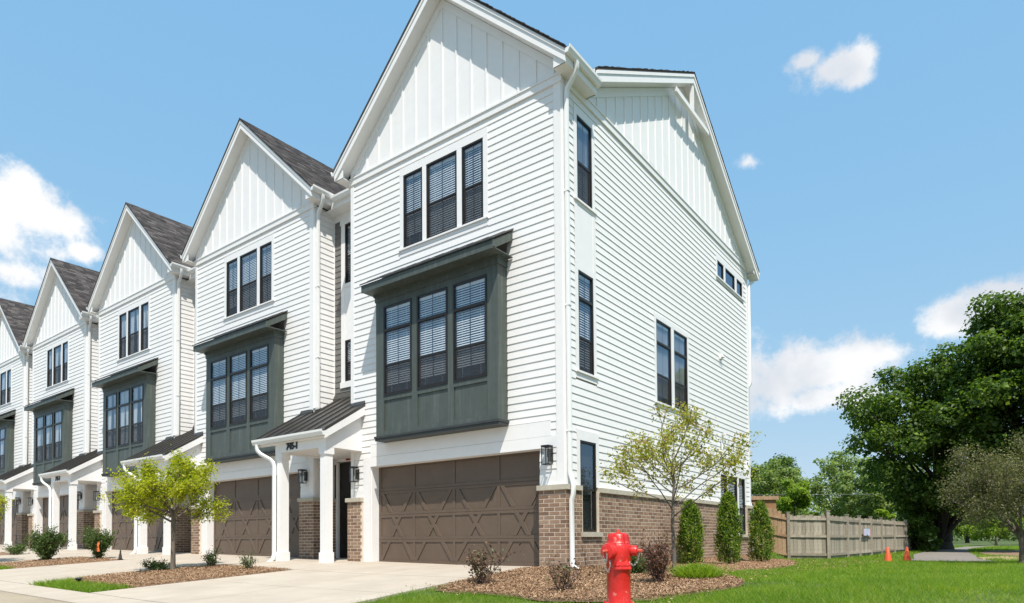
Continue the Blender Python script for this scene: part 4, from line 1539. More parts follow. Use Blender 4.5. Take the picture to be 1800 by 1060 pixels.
rng = np.random.default_rng(1)
Vs, Fs, off = [], [], 0
for (dn, dfar, dens, h0_, h1_, w0) in ((3.0, 9.0, 3600, .035, .085, .0035), (9.0, 14.0, 1900, .04, .09, .005), (14.0, 24.0, 620, .045, .095, .009), (24.0, 60.0, 110, .05, .11, .02)):
    lim = dfar * 1.25 + 3
    x0, x1, y0, y1 = -6.0, 30.0, -6.1, 52.0
    x1 = min(x1, CAM.x + dfar * 1.0); y1 = min(y1, CAM.y + dfar * 1.2 + 2)
    n = int(dens * (x1 - x0) * (y1 - y0))
    x = rng.uniform(x0, x1, n); y = rng.uniform(y0, y1, n)
    dep = (x - CAM.x) * _f.x + (y - CAM.y) * _f.y
    k = (dep > dn) & (dep <= dfar) & in_view(x, y)
    x, y = x[k], y[k]
    k = ~inside(near_bed, x, y) & ~inside(path_poly, x, y) & ~((x < .28 - .16 * np.clip(y + 6.1, 0, 3.7)) & (y < -2)) & ~((x < .1) & (y < 12.2) & (y > -3)) & ~((x < -.4))
    for q in ([(5.9, 24.0), (7.2, 22.0), (9.5, 22), (11, 25), (11, 32), (8, 36), (6.0, 34), (5.7, 29)],):
        k &= ~inside(q, x, y)
    sp = inside([(5.95, 17.6), (7.6, 17.0), (8.8, 18.6), (8.2, 21.0), (6.6, 22.2), (5.85, 20.6)], x, y)
    k &= ~(sp & (rng.random(len(x)) < .8))
    c = cells_noise(x, y, 2.2, 3)
    k &= rng.random(len(x)) < (.82 + .5 * c)
    x, y, c = x[k], y[k], c[k]
    h = rng.uniform(h0_, h1_, len(x)) * (1 + .6 * c) * np.where(rng.random(len(x)) < .06, 1.5, 1)
    V, F = blades(rng, x, y, h, w0 * rng.uniform(.7, 1.3, len(x)))
    Vs.append(V); Fs.append(F + off); off += len(V)
soup('lawn_grass', np.concatenate(Vs), np.concatenate(Fs), M['grass'], kind='stuff')
for p in isl_grass[:2]:
    xs = [q[0] for q in p]; ys = [q[1] for q in p]
    n = int(2600 * (max(xs) - min(xs)) * (max(ys) - min(ys)))
    x = rng.uniform(min(xs), max(xs), n); y = rng.uniform(min(ys), max(ys), n)
    k = inside(p, x, y)
    V, F = blades(rng, x[k], y[k], rng.uniform(.05, .13, k.sum()), .006 * np.ones(k.sum()))
    soup('strip_grass', V, F, M['grass'], kind='stuff')

# bark chips
Vs, Fs, off = [], [], 0
for bi, (p, dens) in enumerate(zip(beds, (5200, 3000, 1500, 300))):
    xs = [q[0] for q in p]; ys = [q[1] for q in p]
    n = int(dens * (max(xs) - min(xs)) * (max(ys) - min(ys)))
    x = rng.uniform(min(xs) - .1, max(xs) + .1, n); y = rng.uniform(min(ys) - .1, max(ys) + .1, n)
    k = inside(p, x, y)
    if bi == 0:
        k &= rng.random(n) < np.where(y > 1.5, .35, 1)
        k &= (x > .12) | (y < -.1)
    stray = (~inside(p, x, y)) & (rng.random(n) < .04)
    k |= stray & (rng.random(n) < .3)
    x, y = x[k], y[k]
    m = len(x)
    z = gz_np(x, y) + .03 + rng.uniform(0, .035, m)
    L_ = rng.uniform(.006, .024, m); Wd = rng.uniform(.0025, .0065, m)
    a = rng.uniform(0, 6.283, m); ti = rng.normal(0, .45, m); ro = rng.normal(0, .6, m)
    ux, uy, uz = np.cos(a) * np.cos(ti), np.sin(a) * np.cos(ti), np.sin(ti)
    vx, vy, vz = -np.sin(a) * np.cos(ro), np.cos(a) * np.cos(ro), np.sin(ro)
    C_ = np.stack([x, y, z], 1); U = np.stack([ux, uy, uz], 1) * L_[:, None]; Vv = np.stack([vx, vy, vz], 1) * Wd[:, None]
    q = np.stack([C_ - U - Vv, C_ + U - Vv * .6, C_ + U * .9 + Vv, C_ - U * .8 + Vv], 1).reshape(-1, 3)
    Vs.append(q); Fs.append(np.arange(m * 4).reshape(-1, 4) + off); off += len(q)
soup('mulch', np.concatenate(Vs), np.concatenate(Fs), M['mulch'], kind='stuff')


# ------------------------------------------------------------------ plants


def leaves(name, P, size, mat, parent, rng, up=.5, out=None, outw=.6, aspect=.5, fold=.18, hang=0.0, dirs=None):
    """one rhombic, slightly folded leaf per point"""
    n = len(P)
    nrm = rng.normal(0, 1, (n, 3))
    nrm /= np.linalg.norm(nrm, axis=1)[:, None]
    nrm[:, 2] += up * 1.6
    if out is not None:
        nrm += out * outw * 1.6
    nrm /= np.linalg.norm(nrm, axis=1)[:, None]
    if dirs is None:
        t = rng.normal(0, 1, (n, 3))
        t[:, 2] -= hang
    else:
        t = dirs + rng.normal(0, .35, (n, 3))
    t -= nrm * (t * nrm).sum(1)[:, None]
    t /= np.linalg.norm(t, axis=1)[:, None] + 1e-9
    s = np.cross(nrm, t)
    L_ = (size * rng.uniform(.6, 1.35, n))[:, None]
    w = L_ * aspect
    b = P
    tip = P + t * L_ - nrm * L_ * .12
    m = P + t * L_ * .45
    l = m + s * w * .5 + nrm * w * fold
    r = m - s * w * .5 + nrm * w * fold
    V = np.stack([b, r, tip, l], 1).reshape(-1, 3)
    return soup(name, V, np.arange(n * 4).reshape(-1, 4), mat, parent)


def grow(mb, tips, p, d, L, r, lvl, rg, spread=.7, up=.12, kids=(3, 4), shrink=.62, wig=.16, seg=5, frac=(.35, 1.0), n=6):
    pts = [Vector(p)]
    d = Vector(d).normalized()
    for i in range(seg):
        d = (d + Vector((rg.gauss(0, wig), rg.gauss(0, wig), rg.gauss(0, wig) + up))).normalized()
        pts.append(pts[-1] + d * (L / seg))
    r1 = r * (.55 if lvl else .3)
    mb.tube(pts, [r + (r1 - r) * i / seg for i in range(seg + 1)], n if lvl > 1 else 4)
    if lvl <= 1:
        for i in range(1, seg + 1):
            tips.append((pts[i], d.copy(), lvl))
    if lvl == 0:
        return
    for k in range(rg.randint(*kids)):
        t = rg.uniform(*frac)
        i = min(seg - 1, int(t * seg))
        q = pts[i].lerp(pts[i + 1], t * seg - i)
        a = d.orthogonal().normalized()
        a.rotate(Matrix.Rotation(rg.uniform(0, 2 * math.pi), 3, d))
        s = rg.uniform(.6, 1.25) * spread
        nd = (d * math.cos(s) + a * math.sin(s)).normalized()
        grow(mb, tips, q, nd, L * shrink * rg.uniform(.75, 1.2), max(r1 * .8, .002), lvl - 1, rg, spread, up, kids, shrink, wig, max(3, seg - 1), frac, n)


def scatter(tips, per, jit, rng):
    P = np.array([tuple(t[0]) for t in tips])
    P = np.repeat(P, per, 0)
    return P + rng.normal(0, jit, P.shape)


def on_ground(x, y):
    return (x, y, gz(x, y) + .02)


# yellow-green street tree on the island
def lime_tree(x, y):
    t = thing('young_tree', 'small yellow-green tree with a flat wide crown in the mulch island between two driveways', 'tree', on_ground(x, y))
    rg = random.Random(21); rn = np.random.default_rng(21)
    mb = MB(); tips = []
    mb.tube([(0, 0, -.1), (.01, 0, .3), (-.01, .01, .65), (.0, 0, 1.0), (.01, .0, 1.3)], [.062, .05, .045, .045, .035], 9)
    for k in range(11):
        a = k * 2.4 + rg.uniform(-.3, .3)
        el = rg.uniform(.12, .95)
        d = Vector((math.cos(a) * math.cos(el), math.sin(a) * math.cos(el), math.sin(el)))
        grow(mb, tips, (0, 0, rg.uniform(.9, 1.3)), d, rg.uniform(.75, 1.02), .024, 2, rg, spread=.6, up=.05, kids=(4, 5), shrink=.5, wig=.12)
    grow(mb, tips, (.01, 0, 1.3), (0, 0, 1), .75, .028, 2, rg, spread=.7, up=.1, kids=(5, 6), shrink=.55)
    mb.build('trunk', M['bark'], t, smooth=True)
    P = scatter(tips, 14, .07, rn)
    P = P[P[:, 2] > .82]
    leaves('crown', P, .072, M['leaf_lime'], t, rn, up=.6, aspect=.40, hang=.4)


lime_tree(-7.73, -3.54)


def sparse_tree(x, y):
    t = thing('young_tree', 'young thin tree with sparse yellowish leaves beside the brick side wall', 'tree', on_ground(x, y))
    rg = random.Random(8); rn = np.random.default_rng(8)
    mb = MB(); tips = []
    mb.tube([(0, 0, -.1), (.01, 0, .4), (-.02, .01, .8), (.0, 0, 1.15), (.02, .0, 1.5), (0.0, .02, 1.95)], [.042, .032, .028, .026, .018, .008], 9)
    for k in range(17):
        a = k * 2.4 + rg.uniform(-.3, .3)
        z = .95 + k * .056
        el = rg.uniform(.05, .55) + k * .022
        d = Vector((math.cos(a) * math.cos(el), math.sin(a) * math.cos(el), math.sin(el)))
        grow(mb, tips, (0, 0, z), d, rg.uniform(1.0, 1.45) * (1.0 - .022 * k), .012, 2, rg, spread=.42, up=.04, kids=(3, 4), shrink=.45, wig=.1)
    grow(mb, tips, (0, .02, 1.9), (0.1, 0, 1), .5, .009, 1, rg, spread=.6, up=.1, kids=(3, 4), shrink=.55)
    mb.build('trunk', M['bark'], t, smooth=True)
    k = [i for i in range(len(tips)) if rg.random() < .66]
    P = scatter([tips[i] for i in k], 8, .055, rn)
    leaves('crown', P, .062, M['leaf_sparse'], t, rn, up=.6, aspect=.45, hang=.5)


sparse_tree(2.20, -.15)


def crab_tree(x, y):
    t = thing('crab_apple_tree', 'low spreading tree with dull olive leaves beside the asphalt path', 'tree', on_ground(x, y))
    rg = random.Random(14); rn = np.random.default_rng(14)
    mb = MB(); tips = []
    mb.tube([(0, 0, -.1), (.02, .02, .4), (-.02, .05, .85)], [.10, .075, .07], 9)
    for k in range(9):
        a = k * 2.4 + rg.uniform(-.4, .4)
        el = rg.uniform(.35, 1.0)
        d = Vector((math.cos(a) * math.cos(el), math.sin(a) * math.cos(el), math.sin(el)))
        grow(mb, tips, (-.02, .05, rg.uniform(.55, .9)), d, rg.uniform(1.3, 1.75), .045, 3, rg, spread=.62, up=.03, kids=(3, 5), shrink=.58, wig=.15)
    mb.build('trunk', M['bark'], t, smooth=True)
    P = scatter(tips, 17, .14, rn)
    P = P[P[:, 2] > .75]
    leaves('crown', P, .062, M['leaf_olive'], t, rn, up=.35, aspect=.5)


crab_tree(7.0, 11.9)


def big_tree(x, y, height, rad, base, label, seed, name='maple_tree', mat='leaf_maple', lean=(0, 0), clumps=95, per=820, leaf=.19, bark='bark_dark', trunk=.45, group=None, flat=1.0, csize=(.16, .30)):
    t = thing(name, label, 'tree', (x, y, gz(x, y)), group=group)
    rg = random.Random(seed); rn = np.random.default_rng(seed)
    mb = MB()
    ch = height - base
    mb.tube([(0, 0, -.3), (0, 0, .5), (.1, 0, base * .7), (lean[0] * .3, lean[1] * .3, base + ch * .25), (lean[0] * .6, lean[1] * .6, base + ch * .55), (lean[0], lean[1], base + ch * .85)], [trunk * 1.5, trunk * 1.05, trunk * .95, trunk * .75, trunk * .4, trunk * .1], 10)
    cs, rs = [], []
    for i in range(clumps):
        # clumps crowd the outside of a rounded crown, a few fill it
        v = Vector((rg.gauss(0, 1), rg.gauss(0, 1), rg.gauss(0, 1))).normalized()
        q = rg.uniform(.62, 1.0) if rg.random() < .8 else rg.uniform(.2, .6)
        zz = v.z * q
        fl = (1 - .28 * max(0, zz)) if zz > 0 else (1 - .25 * abs(zz))
        c = Vector((v.x * q * rad * fl, v.y * q * rad * fl, base + ch * .5 + zz * ch * .47 * flat))
        c += Vector((lean[0], lean[1], 0)) * min(1, .55 + max(0, (c.z - base) / ch))
        c.x += rg.gauss(0, .25); c.y += rg.gauss(0, .25)
        cs.append(c); rs.append(rad * rg.uniform(*csize))
    for c in cs[::2]:
        z0 = max(base * .7, c.z - (Vector((c.x, c.y)).length) * .75 - .5)
        p0 = Vector((lean[0] * .4, lean[1] * .4, min(z0, base + ch * .7)))
        md = p0.lerp(c, .55) + Vector((rg.gauss(0, .2), rg.gauss(0, .2), .35))
        mb.tube([p0, md, c], [trunk * .26, trunk * .14, .02], 5)
    mb.build('trunk', M[bark], t, smooth=True)
    Pl, Ol = [], []
    for c, r in zip(cs, rs):
        n = int(per * (r / (rad * .23)) ** 2)
        v = rn.normal(0, 1, (n, 3)); v /= np.linalg.norm(v, axis=1)[:, None]
        q = rn.uniform(.35, 1.08, n) ** .6
        lump = 1 + .22 * np.sin(v[:, 0] * 7 + c.x * 3) * np.sin(v[:, 1] * 6 + c.y * 5) + .14 * np.sin(v[:, 2] * 9 + c.z)
        Pl.append(np.array(tuple(c)) + v * (q * lump * r)[:, None] * np.array([1.15, 1.15, .78]))
        Ol.append(v)
    P = np.concatenate(Pl); O = np.concatenate(Ol)
    k = P[:, 2] > base * .75
    leaves('crown', P[k], leaf, M[mat], t, rn, up=.45, out=O[k], outw=.55, aspect=.8)
    return t


big_tree(3.75, 37.0, 11.9, 4.7, .9, 'broad dark green maple tree standing between the fence and the asphalt path', 5, lean=(.1, -4.6), clumps=105, per=640, leaf=.19, csize=(.12, .24))
big_tree(7.9, 30.5, 14.0, 4.1, 1.9, 'tallest dark green maple tree, its crown cut by the right edge of the picture', 9, clumps=150, per=620, leaf=.2, trunk=.4, csize=(.11, .23))


def arborvitae(x, y, h, r, label, seed):
    t = thing('arborvitae', label, 'shrub', (x, y, gz(x, y) + .02), group='arborvitae along the side wall')
    rn = np.random.default_rng(seed)
    n = 5600
    z = rn.uniform(.02, 1, n) ** .85
    prof = np.interp(z, [0, .12, .35, .65, .85, .95, 1.0], [.72, .92, 1.0, .86, .6, .34, .06]) * r
    a = rn.uniform(0, 6.283, n)
    lump = 1 + .20 * np.sin(a * 3 + z * 9 + seed) + .16 * np.sin(a * 7 - z * 19) + np.abs(rn.normal(0, .16, n)) - .06
    q = rn.uniform(.45, 1, n) ** .5 * lump
    P = np.stack([np.cos(a) * prof * q, np.sin(a) * prof * q, z * h + rn.normal(0, .02, n)], 1)
    O = np.stack([np.cos(a), np.sin(a), .0 * a], 1)
    D = np.stack([np.cos(a) * .55, np.sin(a) * .55, np.ones(n)], 1)
    MB().tube([(0, 0, -.05), (0, 0, h * .5), (0, 0, h * .9)], [.035, .025, .008], 7).build('trunk', M['bark_dark'], t)
    leaves('foliage', P, .085, M['leaf_cedar'], t, rn, up=.15, out=O, outw=.45, aspect=.28, dirs=D)


arborvitae(.62, 4.6, 1.50, .25, 'narrow arborvitae nearest the thin young tree, in front of the brick wall', 1)
arborvitae(1.23, 5.52, 1.74, .255, 'narrow arborvitae in front of the ground floor triple window', 2)
arborvitae(1.05, 8.79, 1.70, .285, 'narrow arborvitae at the back corner of the end house, beside the wooden fence', 3)


def shrub(name, label, x, y, h, r, mat, n_stem, per, leaf, seed, stem='stem_red', dens=1.0, group=None, aspect=.5, up=.3, sub=1):
    t = thing(name, label, 'shrub', (x, y, gz(x, y) + .02), group=group)
    rg = random.Random(seed); rn = np.random.default_rng(seed)
    mb = MB(); tips = []
    for k in range(n_stem):
        a = rg.uniform(0, 6.283)
        s = rg.uniform(.05, 1.0)
        tgt = Vector((math.cos(a) * r * s, math.sin(a) * r * s, h * rg.uniform(.65, 1.0)))
        L = tgt.length
        grow(mb, tips, (math.cos(a) * .03, math.sin(a) * .03, -.02), tgt, L * .8, .006 + .004 * h, sub, rg, spread=.55, up=.04, kids=(3, 5), shrink=.42, wig=.12, frac=(.3, 1.0))
    mb.build('stem', M[stem], t)
    tips = [q for q in tips if rg.random() < dens]
    P = scatter(tips, per, .03 + .02 * h, rn)
    P = P[P[:, 2] > .03]
    leaves('foliage', P, leaf, M[mat], t, rn, up=up, aspect=aspect)


shrub('dry_shrub', 'bare twiggy shrub with rusty curled leaves in front of the garage door', .30, -2.83, .66, .36, 'leaf_rust', 17, 3, .05, 31, dens=.75)
shrub('dry_shrub', 'low straggly shrub with dry brown twigs in front of the brick corner', 1.84, -3.0, .46, .42, 'leaf_rust', 15, 2, .048, 32, dens=.6)
shrub('plum_shrub', 'upright dark reddish shrub right beside the hydrant, below the thin young tree', 2.70, -1.85, .72, .22, 'leaf_plum', 22, 4, .042, 33, dens=.85)
shrub('low_shrub', 'small dark green shrub behind the hydrant against the brick wall', 1.80, -.72, .34, .34, 'leaf_shrub', 22, 8, .045, 34)
shrub('island_shrub', 'small dark shrub at the foot of the yellow-green tree', -8.03, -3.77, .24, .38, 'leaf_shrub', 18, 4, .04, 35)
shrub('island_shrub', 'thin upright shrub right of the yellow-green tree on the island', -7.73, -2.66, .42, .24, 'leaf_shrub', 13, 3, .04, 36, dens=.8)
shrub('island_shrub', 'thin pale shrub at the island tip beside the porch downspout', -6.14, -2.72, .38, .36, 'leaf_shrub', 14, 2, .038, 37, dens=.8)
shrub('round_shrub', 'full round green shrub left of the two on the second mulch island', -15.3, -3.46, .92, .40, 'leaf_shrub', 46, 9, .06, 38, aspect=.42)
shrub('round_shrub', 'green shrub tied with an orange ribbon on the second mulch island', -14.2, -2.52, .95, .32, 'leaf_shrub', 36, 7, .06, 39, aspect=.42)
shrub('low_shrub', 'thin low shrub at the left picture edge by the far porch', -20.3, -2.75, .42, .42, 'leaf_shrub', 16, 5, .05, 40)
# the ribbon tied round it
rb = MB()
for k in range(3):
    a = k * 2.1 + .4
    rb.tube([(-.02 + .03 * math.cos(a), .02, .52), (.03 * math.cos(a), -.01, .44), (.05 * math.cos(a + 1), -.02, .33), (.06 * math.cos(a + 2), -.01, .24)], .02, 6, squash=(1, .12))
ro = rb.build('ribbon', M['ribbon'])
ro.location = (-14.2 + .26, -2.52 - .10, gz(-14.2, -2.52))
tag(ro, 'orange plastic ribbon hanging on a green island shrub', 'ribbon')


def grassy(x, y, label):
    t = thing('ornamental_grass', label, 'plant', (x, y, gz(x, y) + .02))
    rn = np.random.default_rng(6)
    n = 1500
    a = rn.uniform(0, 6.283, n); q = np.sqrt(rn.random(n))
    bx, by = np.cos(a) * q * .29, np.sin(a) * q * .24
    h = rn.uniform(.14, .30, n) * (1 - .25 * q)
    V, F = blades(rn, bx, by, h, .006 * np.ones(n), base=np.zeros(n))
    V = V.reshape(-1, 3, 3)
    V[:, 2, 0] += np.cos(a) * .12 * q; V[:, 2, 1] += np.sin(a) * .12 * q
    soup('foliage', V.reshape(-1, 3), F, M['leaf_bright'], t)
    P = np.stack([bx, by, h * .8], 1)
    leaves('flower_heads', P[::2], .05, M['leaf_bright'], t, rn, up=.8, aspect=.3)


grassy(2.95, -1.05, 'low mound of bright green feathery foliage on the mulch edge behind the hydrant')

# background greenery
bgt = [
    (-13.5, 64, 9.5, 3.4, 'mid green background tree directly beside the house edge', 'leaf_far', 51),
    (-7.5, 70, 11.2, 4.0, 'tallest of the background trees behind the fence', 'leaf_far', 52),
    (-1.2, 74, 9.4, 3.6, 'rounded background tree left of the dark maple', 'leaf_far', 53),
    (-3.6, 63, 8.6, 3.0, 'lower background tree in front of the tallest one behind the fence', 'leaf_far', 54),
    (3.5, 80, 8.2, 3.6, 'background tree half hidden by the dark maple', 'leaf_far', 55),
    (-17.5, 82, 12, 4.2, 'far dark tree glimpsed right at the house edge', 'leaf_maple', 56),
]
for x, y, h, r, lb, mt, sd in bgt:
    big_tree(x, y, h, r, .9, lb, sd, name='background_tree', mat=mt, clumps=64, per=210, leaf=.27, trunk=.18, csize=(.12, .25), group='trees behind the fence')
big_tree(-3.9, 33.5, 4.3, 1.45, .3, 'bright light green small tree rising just behind the fence', 57, name='small_tree', mat='leaf_bright', clumps=26, per=330, leaf=.15, trunk=.07)
big_tree(-.2, 40.0, 2.45, 1.0, .1, 'yellow-green bush showing over the fence top left of the maple', 58, name='bush', mat='leaf_bright', clumps=14, per=260, leaf=.14, trunk=.05)
big_tree(6.2, 56.0, 3.2, 2.0, .0, 'bright green round bush beside the path right of the maple trunk', 59, name='bush', mat='leaf_bright', clumps=22, per=330, leaf=.14, trunk=.05)
big_tree(10.2, 62.0, 4.2, 3.4, .0, 'green bush far down the path behind the olive tree', 60, name='bush', mat='leaf_bright', clumps=30, per=330, leaf=.18, trunk=.05)
big_tree(2.9, 31.5, 1.75, 1.3, .0, 'dark green bush growing over the shaded far end of the fence', 61, name='bush', mat='leaf_maple', clumps=24, per=330, leaf=.14, trunk=.05)
# far wood closing the view
rn = np.random.default_rng(77)
Pl = []
for i in range(130):
    cx = -75 + i * 1.35; cy = 112 + rn.normal(0, 4)
    hh = rn.uniform(4.5, 8.5)
    n = 420
    v = rn.normal(0, 1, (n, 3)); v /= np.linalg.norm(v, axis=1)[:, None]
    Pl.append(np.array([cx, cy, hh * .5]) + v * np.array([2.6, 2.0, hh * .55]) * (rn.uniform(.5, 1.05, n) ** .5)[:, None])
leaves('treeline', np.concatenate(Pl), .55, M['leaf_far'], None, rn, up=.5, aspect=.8)['kind'] = 'stuff'

# ------------------------------------------------------------------ fire hydrant
def hydrant():
    x, y = 3.947, -5.382
    zg = gz(x, y)
    t = thing('fire_hydrant', 'red fire hydrant with chained caps standing in front of the mulch bed', 'fire hydrant', (x - .025, y - .02, -.042))
    r_, f_ = Vector(_r), Vector(_f)
    b = MB()
    b.lathe([(.105, zg - .05), (.105, zg + .10), (.10, zg + .11), (.10, .0), (.135, .005), (.138, .012), (.138, .05), (.130, .058), (.104, .064), (.100, .075), (.100, .372), (.106, .38), (.108, .47), (.112, .50), (.108, .55), (.096, .572)], 40)
    b.build('barrel', M['red'], t, smooth=True)
    bt = MB()
    for k in range(8):
        a = k * math.pi / 4 + .3
        bt.lathe([(.011, .044), (.011, .074), (.006, .078)], 6, org=(.121 * math.cos(a), .121 * math.sin(a), 0))
    bt.build('bolt', M['red'], t)
    c = MB()
    c.lathe([(.1, .562), (.101, .574), (.094, .582), (.091, .60), (.086, .63), (.080, .648), (.070, .656), (.03, .660), (.026, .664)], 12)
    bon = c.build('bonnet', M['red'], t, smooth=True)
    MB().lathe([(.024, .658), (.024, .668), (.017, .670), (.015, .692), (.012, .695)], 5).build('operating_nut', M['red_faded'], bon)
    rb = MB()
    for k in range(6):
        a = k * math.pi / 3 + .55
        d = Vector((math.cos(a), math.sin(a), 0))
        rb.tube([d * .096 + Vector((0, 0, .578)), d * .0885 + Vector((0, 0, .615)), d * .081 + Vector((0, 0, .648)), d * .05 + Vector((0, 0, .662))], .0035, 5)
    rb.build('rib', M['red'], bon)
    # the wedge-shaped boss at the front, under the outlets
    s = MB()
    fw_ = (-f_ * .98 + r_ * .2).normalized(); sd = Vector((0, 0, 1)).cross(fw_)
    def P(a, dd, z):
        q = sd * a + fw_ * dd
        return (q.x, q.y, z)
    for (z0, z1, w0, w1, d0, d1) in ((.355, .379, .072, .066, .118, .116), (.386, .418, .064, .055, .114, .108), (.418, .47, .050, .018, .105, .10)):
        s.hexa([P(-w0, .0, z0), P(w0, .0, z0), P(w0, d0, z0), P(-w0, d0, z0), P(-w1, .0, z1), P(w1, .0, z1), P(w1, d1, z1), P(-w1, d1, z1)])
    s.build('front_boss', M['red'], t)
    def outlet(d, z, rad, L, nm, seg):
        o = MB()
        org = (0, 0, z)
        o.lathe([(rad * 1.02, .02), (rad * 1.0, L * .58), (rad * .92, L * .62), (rad * .92, L * .66)], 32, org, d)
        ob = o.build('outlet', M['red'], t, smooth=True)
        cp = MB()
        cp.lathe([(rad * 1.0, L * .66), (rad * 1.10, L * .68), (rad * 1.10, L * .90), (rad * 1.02, L * .96), (rad * .5, L * 1.0), (rad * .3, L * 1.01)], 32, org, d)
        cp.build('outlet_cap', M['red'], ob, smooth=True)
        nt = MB()
        nt.lathe([(rad * .40, L * 1.0), (rad * .40, L * 1.06), (.017, L * 1.08), (.015, L * 1.22), (.010, L * 1.25)], 5 if seg else 6, org, d)
        nt.build('cap_nut', M['red_faded'], ob)
    dl = (-r_ * .74 - f_ * .67).normalized()
    dr = (r_ * .93 - f_ * .36).normalized()
    outlet(dl, .505, .064, .165, 'a', 1)
    outlet(dr, .508, .042, .165, 'b', 0)

    def chain(pts):
        pts = [Vector(p) for p in pts]
        ch = MB()
        L = sum((b_ - a_).length for a_, b_ in zip(pts[:-1], pts[1:]))
        n = max(4, int(L / .0125))
        for i in range(n):
            q = (i + .5) / n * L
            for a_, b_ in zip(pts[:-1], pts[1:]):
                l = (b_ - a_).length
                if q <= l:
                    break
                q -= l
            c_ = a_.lerp(b_, min(1, q / l)); tdir = (b_ - a_).normalized()
            sd_ = tdir.orthogonal().normalized()
            if i % 2:
                sd_ = tdir.cross(sd_)
            lp = [c_ + tdir * math.cos(w) * .0098 + sd_ * math.sin(w) * .0055 for w in np.linspace(0, 2 * math.pi, 9)]
            ch.tube(lp, .0017, 4, caps=False)
        ch.build('chain', M['steel'], t)
    nl = Vector((0, 0, .505)) + dl * .185
    nr = Vector((0, 0, .508)) + dr * .185
    up = Vector((0, 0, 1))
    chain([nl + up * .012, nl + r_ * .02 - up * .02, nl + r_ * .018 - up * .075, nl + r_ * .0 - up * .13, nl + r_ * .03 - up * .175, nl + r_ * .045 - up * .12, nl + r_ * .05 - up * .03 + f_ * .03])
    chain([nr + up * .012, nr - r_ * .012 - up * .03, nr - r_ * .02 - up * .085, nr - r_ * .055 - up * .125, nr - r_ * .09 - up * .10, nr - r_ * .10 - up * .02 + f_ * .02])
    chain([nl - r_ * .005 + up * .0, nl - r_ * .012 - up * .04, nl + r_ * .005 - up * .085, nl + r_ * .02 - up * .06, nl + r_ * .018 - up * .01])


hydrant()


# ------------------------------------------------------------------ traffic cones
def cone(x, y, label, rz):
    t = thing('traffic_cone', label, 'traffic cone', (x, y, gz(x, y) + .005), rz, 'orange traffic cones by the path')
    b = MB()
    b.box(XY, -.15, .15, 0, .03, -.15, .15)
    b.build('base', M['cone'], t)
    c = MB()
    c.lathe([(.118, .03), (.112, .05), (.030, .455), (.022, .462)], 24)
    c.build('cone', M['cone'], t, smooth=True)


cone(3.75, 12.65, 'left one of two orange traffic cones on the grass, next to the fence', .3)
cone(4.22, 13.02, 'right one of two orange traffic cones, at the mouth of the path', .9)

# ------------------------------------------------------------------ fence
FENCE = [(-.60, 13.45), (.43, 14.3), (1.58, 15.15), (1.72, 18.0), (1.84, 20.0), (1.98, 22.0), (2.1, 24.2), (2.3, 27), (2.5, 30), (2.7, 33), (2.9, 36)]
ft = thing('fence', 'weathered wooden board fence with square posts behind the lawn, orange at its left end', 'fence', (0, 0, 0))
fcache = {}
rgf = random.Random(12)
for i, (x, y) in enumerate(FENCE):
    z = gz(x, y)
    pm = MB()
    h = 1.74 if i == 2 else 1.68
    pm.box(XY, -.055, .055, -.2, h, -.055, .055)
    pm.box(XY, -.07, .07, h, h + .03, -.07, .07)
    po = pm.build('post', M['wood_grey'], ft)
    po.location = (x, y, z)
    if i:
        po.rotation_euler = (0, 0, math.atan2(FENCE[i][1] - FENCE[i - 1][1], FENCE[i][0] - FENCE[i - 1][0]))
for i in range(len(FENCE) - 1):
    a, b = Vector((*FENCE[i], 0)), Vector((*FENCE[i + 1], 0))
    L = (b - a).length
    d = (b - a) / L
    nrm = Vector((d.y, -d.x, 0))
    ang = math.atan2(d.y, d.x)
    mat = M['wood_new'] if i == 0 else M['wood_grey']
    n = int(round((L - .11) / .145))
    w = (L - .11) / n
    for k in range(n):
        c = a + d * (.055 + (k + .5) * w)
        zg = gz(c.x, c.y)
        hh = 1.55 + rgf.choice((-.02, 0, 0, .015, .03))
        ww = round(w - .006, 3)
        key = (ww, round(hh, 3), i == 0)
        if key not in fcache:
            fcache[key] = MB().box(XY, -ww / 2, ww / 2, 0, hh, -.010, .010).mesh('fence_board', mat)
        o = link('fence_board', fcache[key], ft)
        o.location = (c.x - nrm.x * .035, c.y - nrm.y * .035, zg + .05)
        o.rotation_euler = (rgf.uniform(-.008, .008), rgf.uniform(-.004, .004), ang)
    for zr in (.14, .80, 1.42):
        m = MB()
        z0, z1 = gz(a.x, a.y), gz(b.x, b.y)
        p0, p1 = a + d * .055, b - d * .055
        q = []
        for dz in (0, .09):
            for p, zz in ((p0, z0), (p1, z1)):
                for s in (-.024, .02):
                    q.append((p.x + nrm.x * s, p.y + nrm.y * s, zz + zr + dz))
        m.hexa([q[0], q[2], q[3], q[1], q[4], q[6], q[7], q[5]])
        m.build('rail', mat, ft)

# placard on the fence
sg = thing('sign', 'small pale blue placard with pink ribbons fixed to the fence', 'sign', (1.93, 20.9, .62))
sg.rotation_euler = (0, 0, math.atan2(2.0, .13))
MB().box(XY, -.52, .52, -.02, .27, -.068, -.058).build('board', M['signface'], sg)
for s in (-.56, .56):
    MB().box(XY, s - .06, s + .06, -.02, .24, -.072, -.064).build('ribbon', M['pink'], sg)
MB().box(XY, -.05, .06, -.06, .03, -.076, -.069).build('clip', M['dark'], sg)

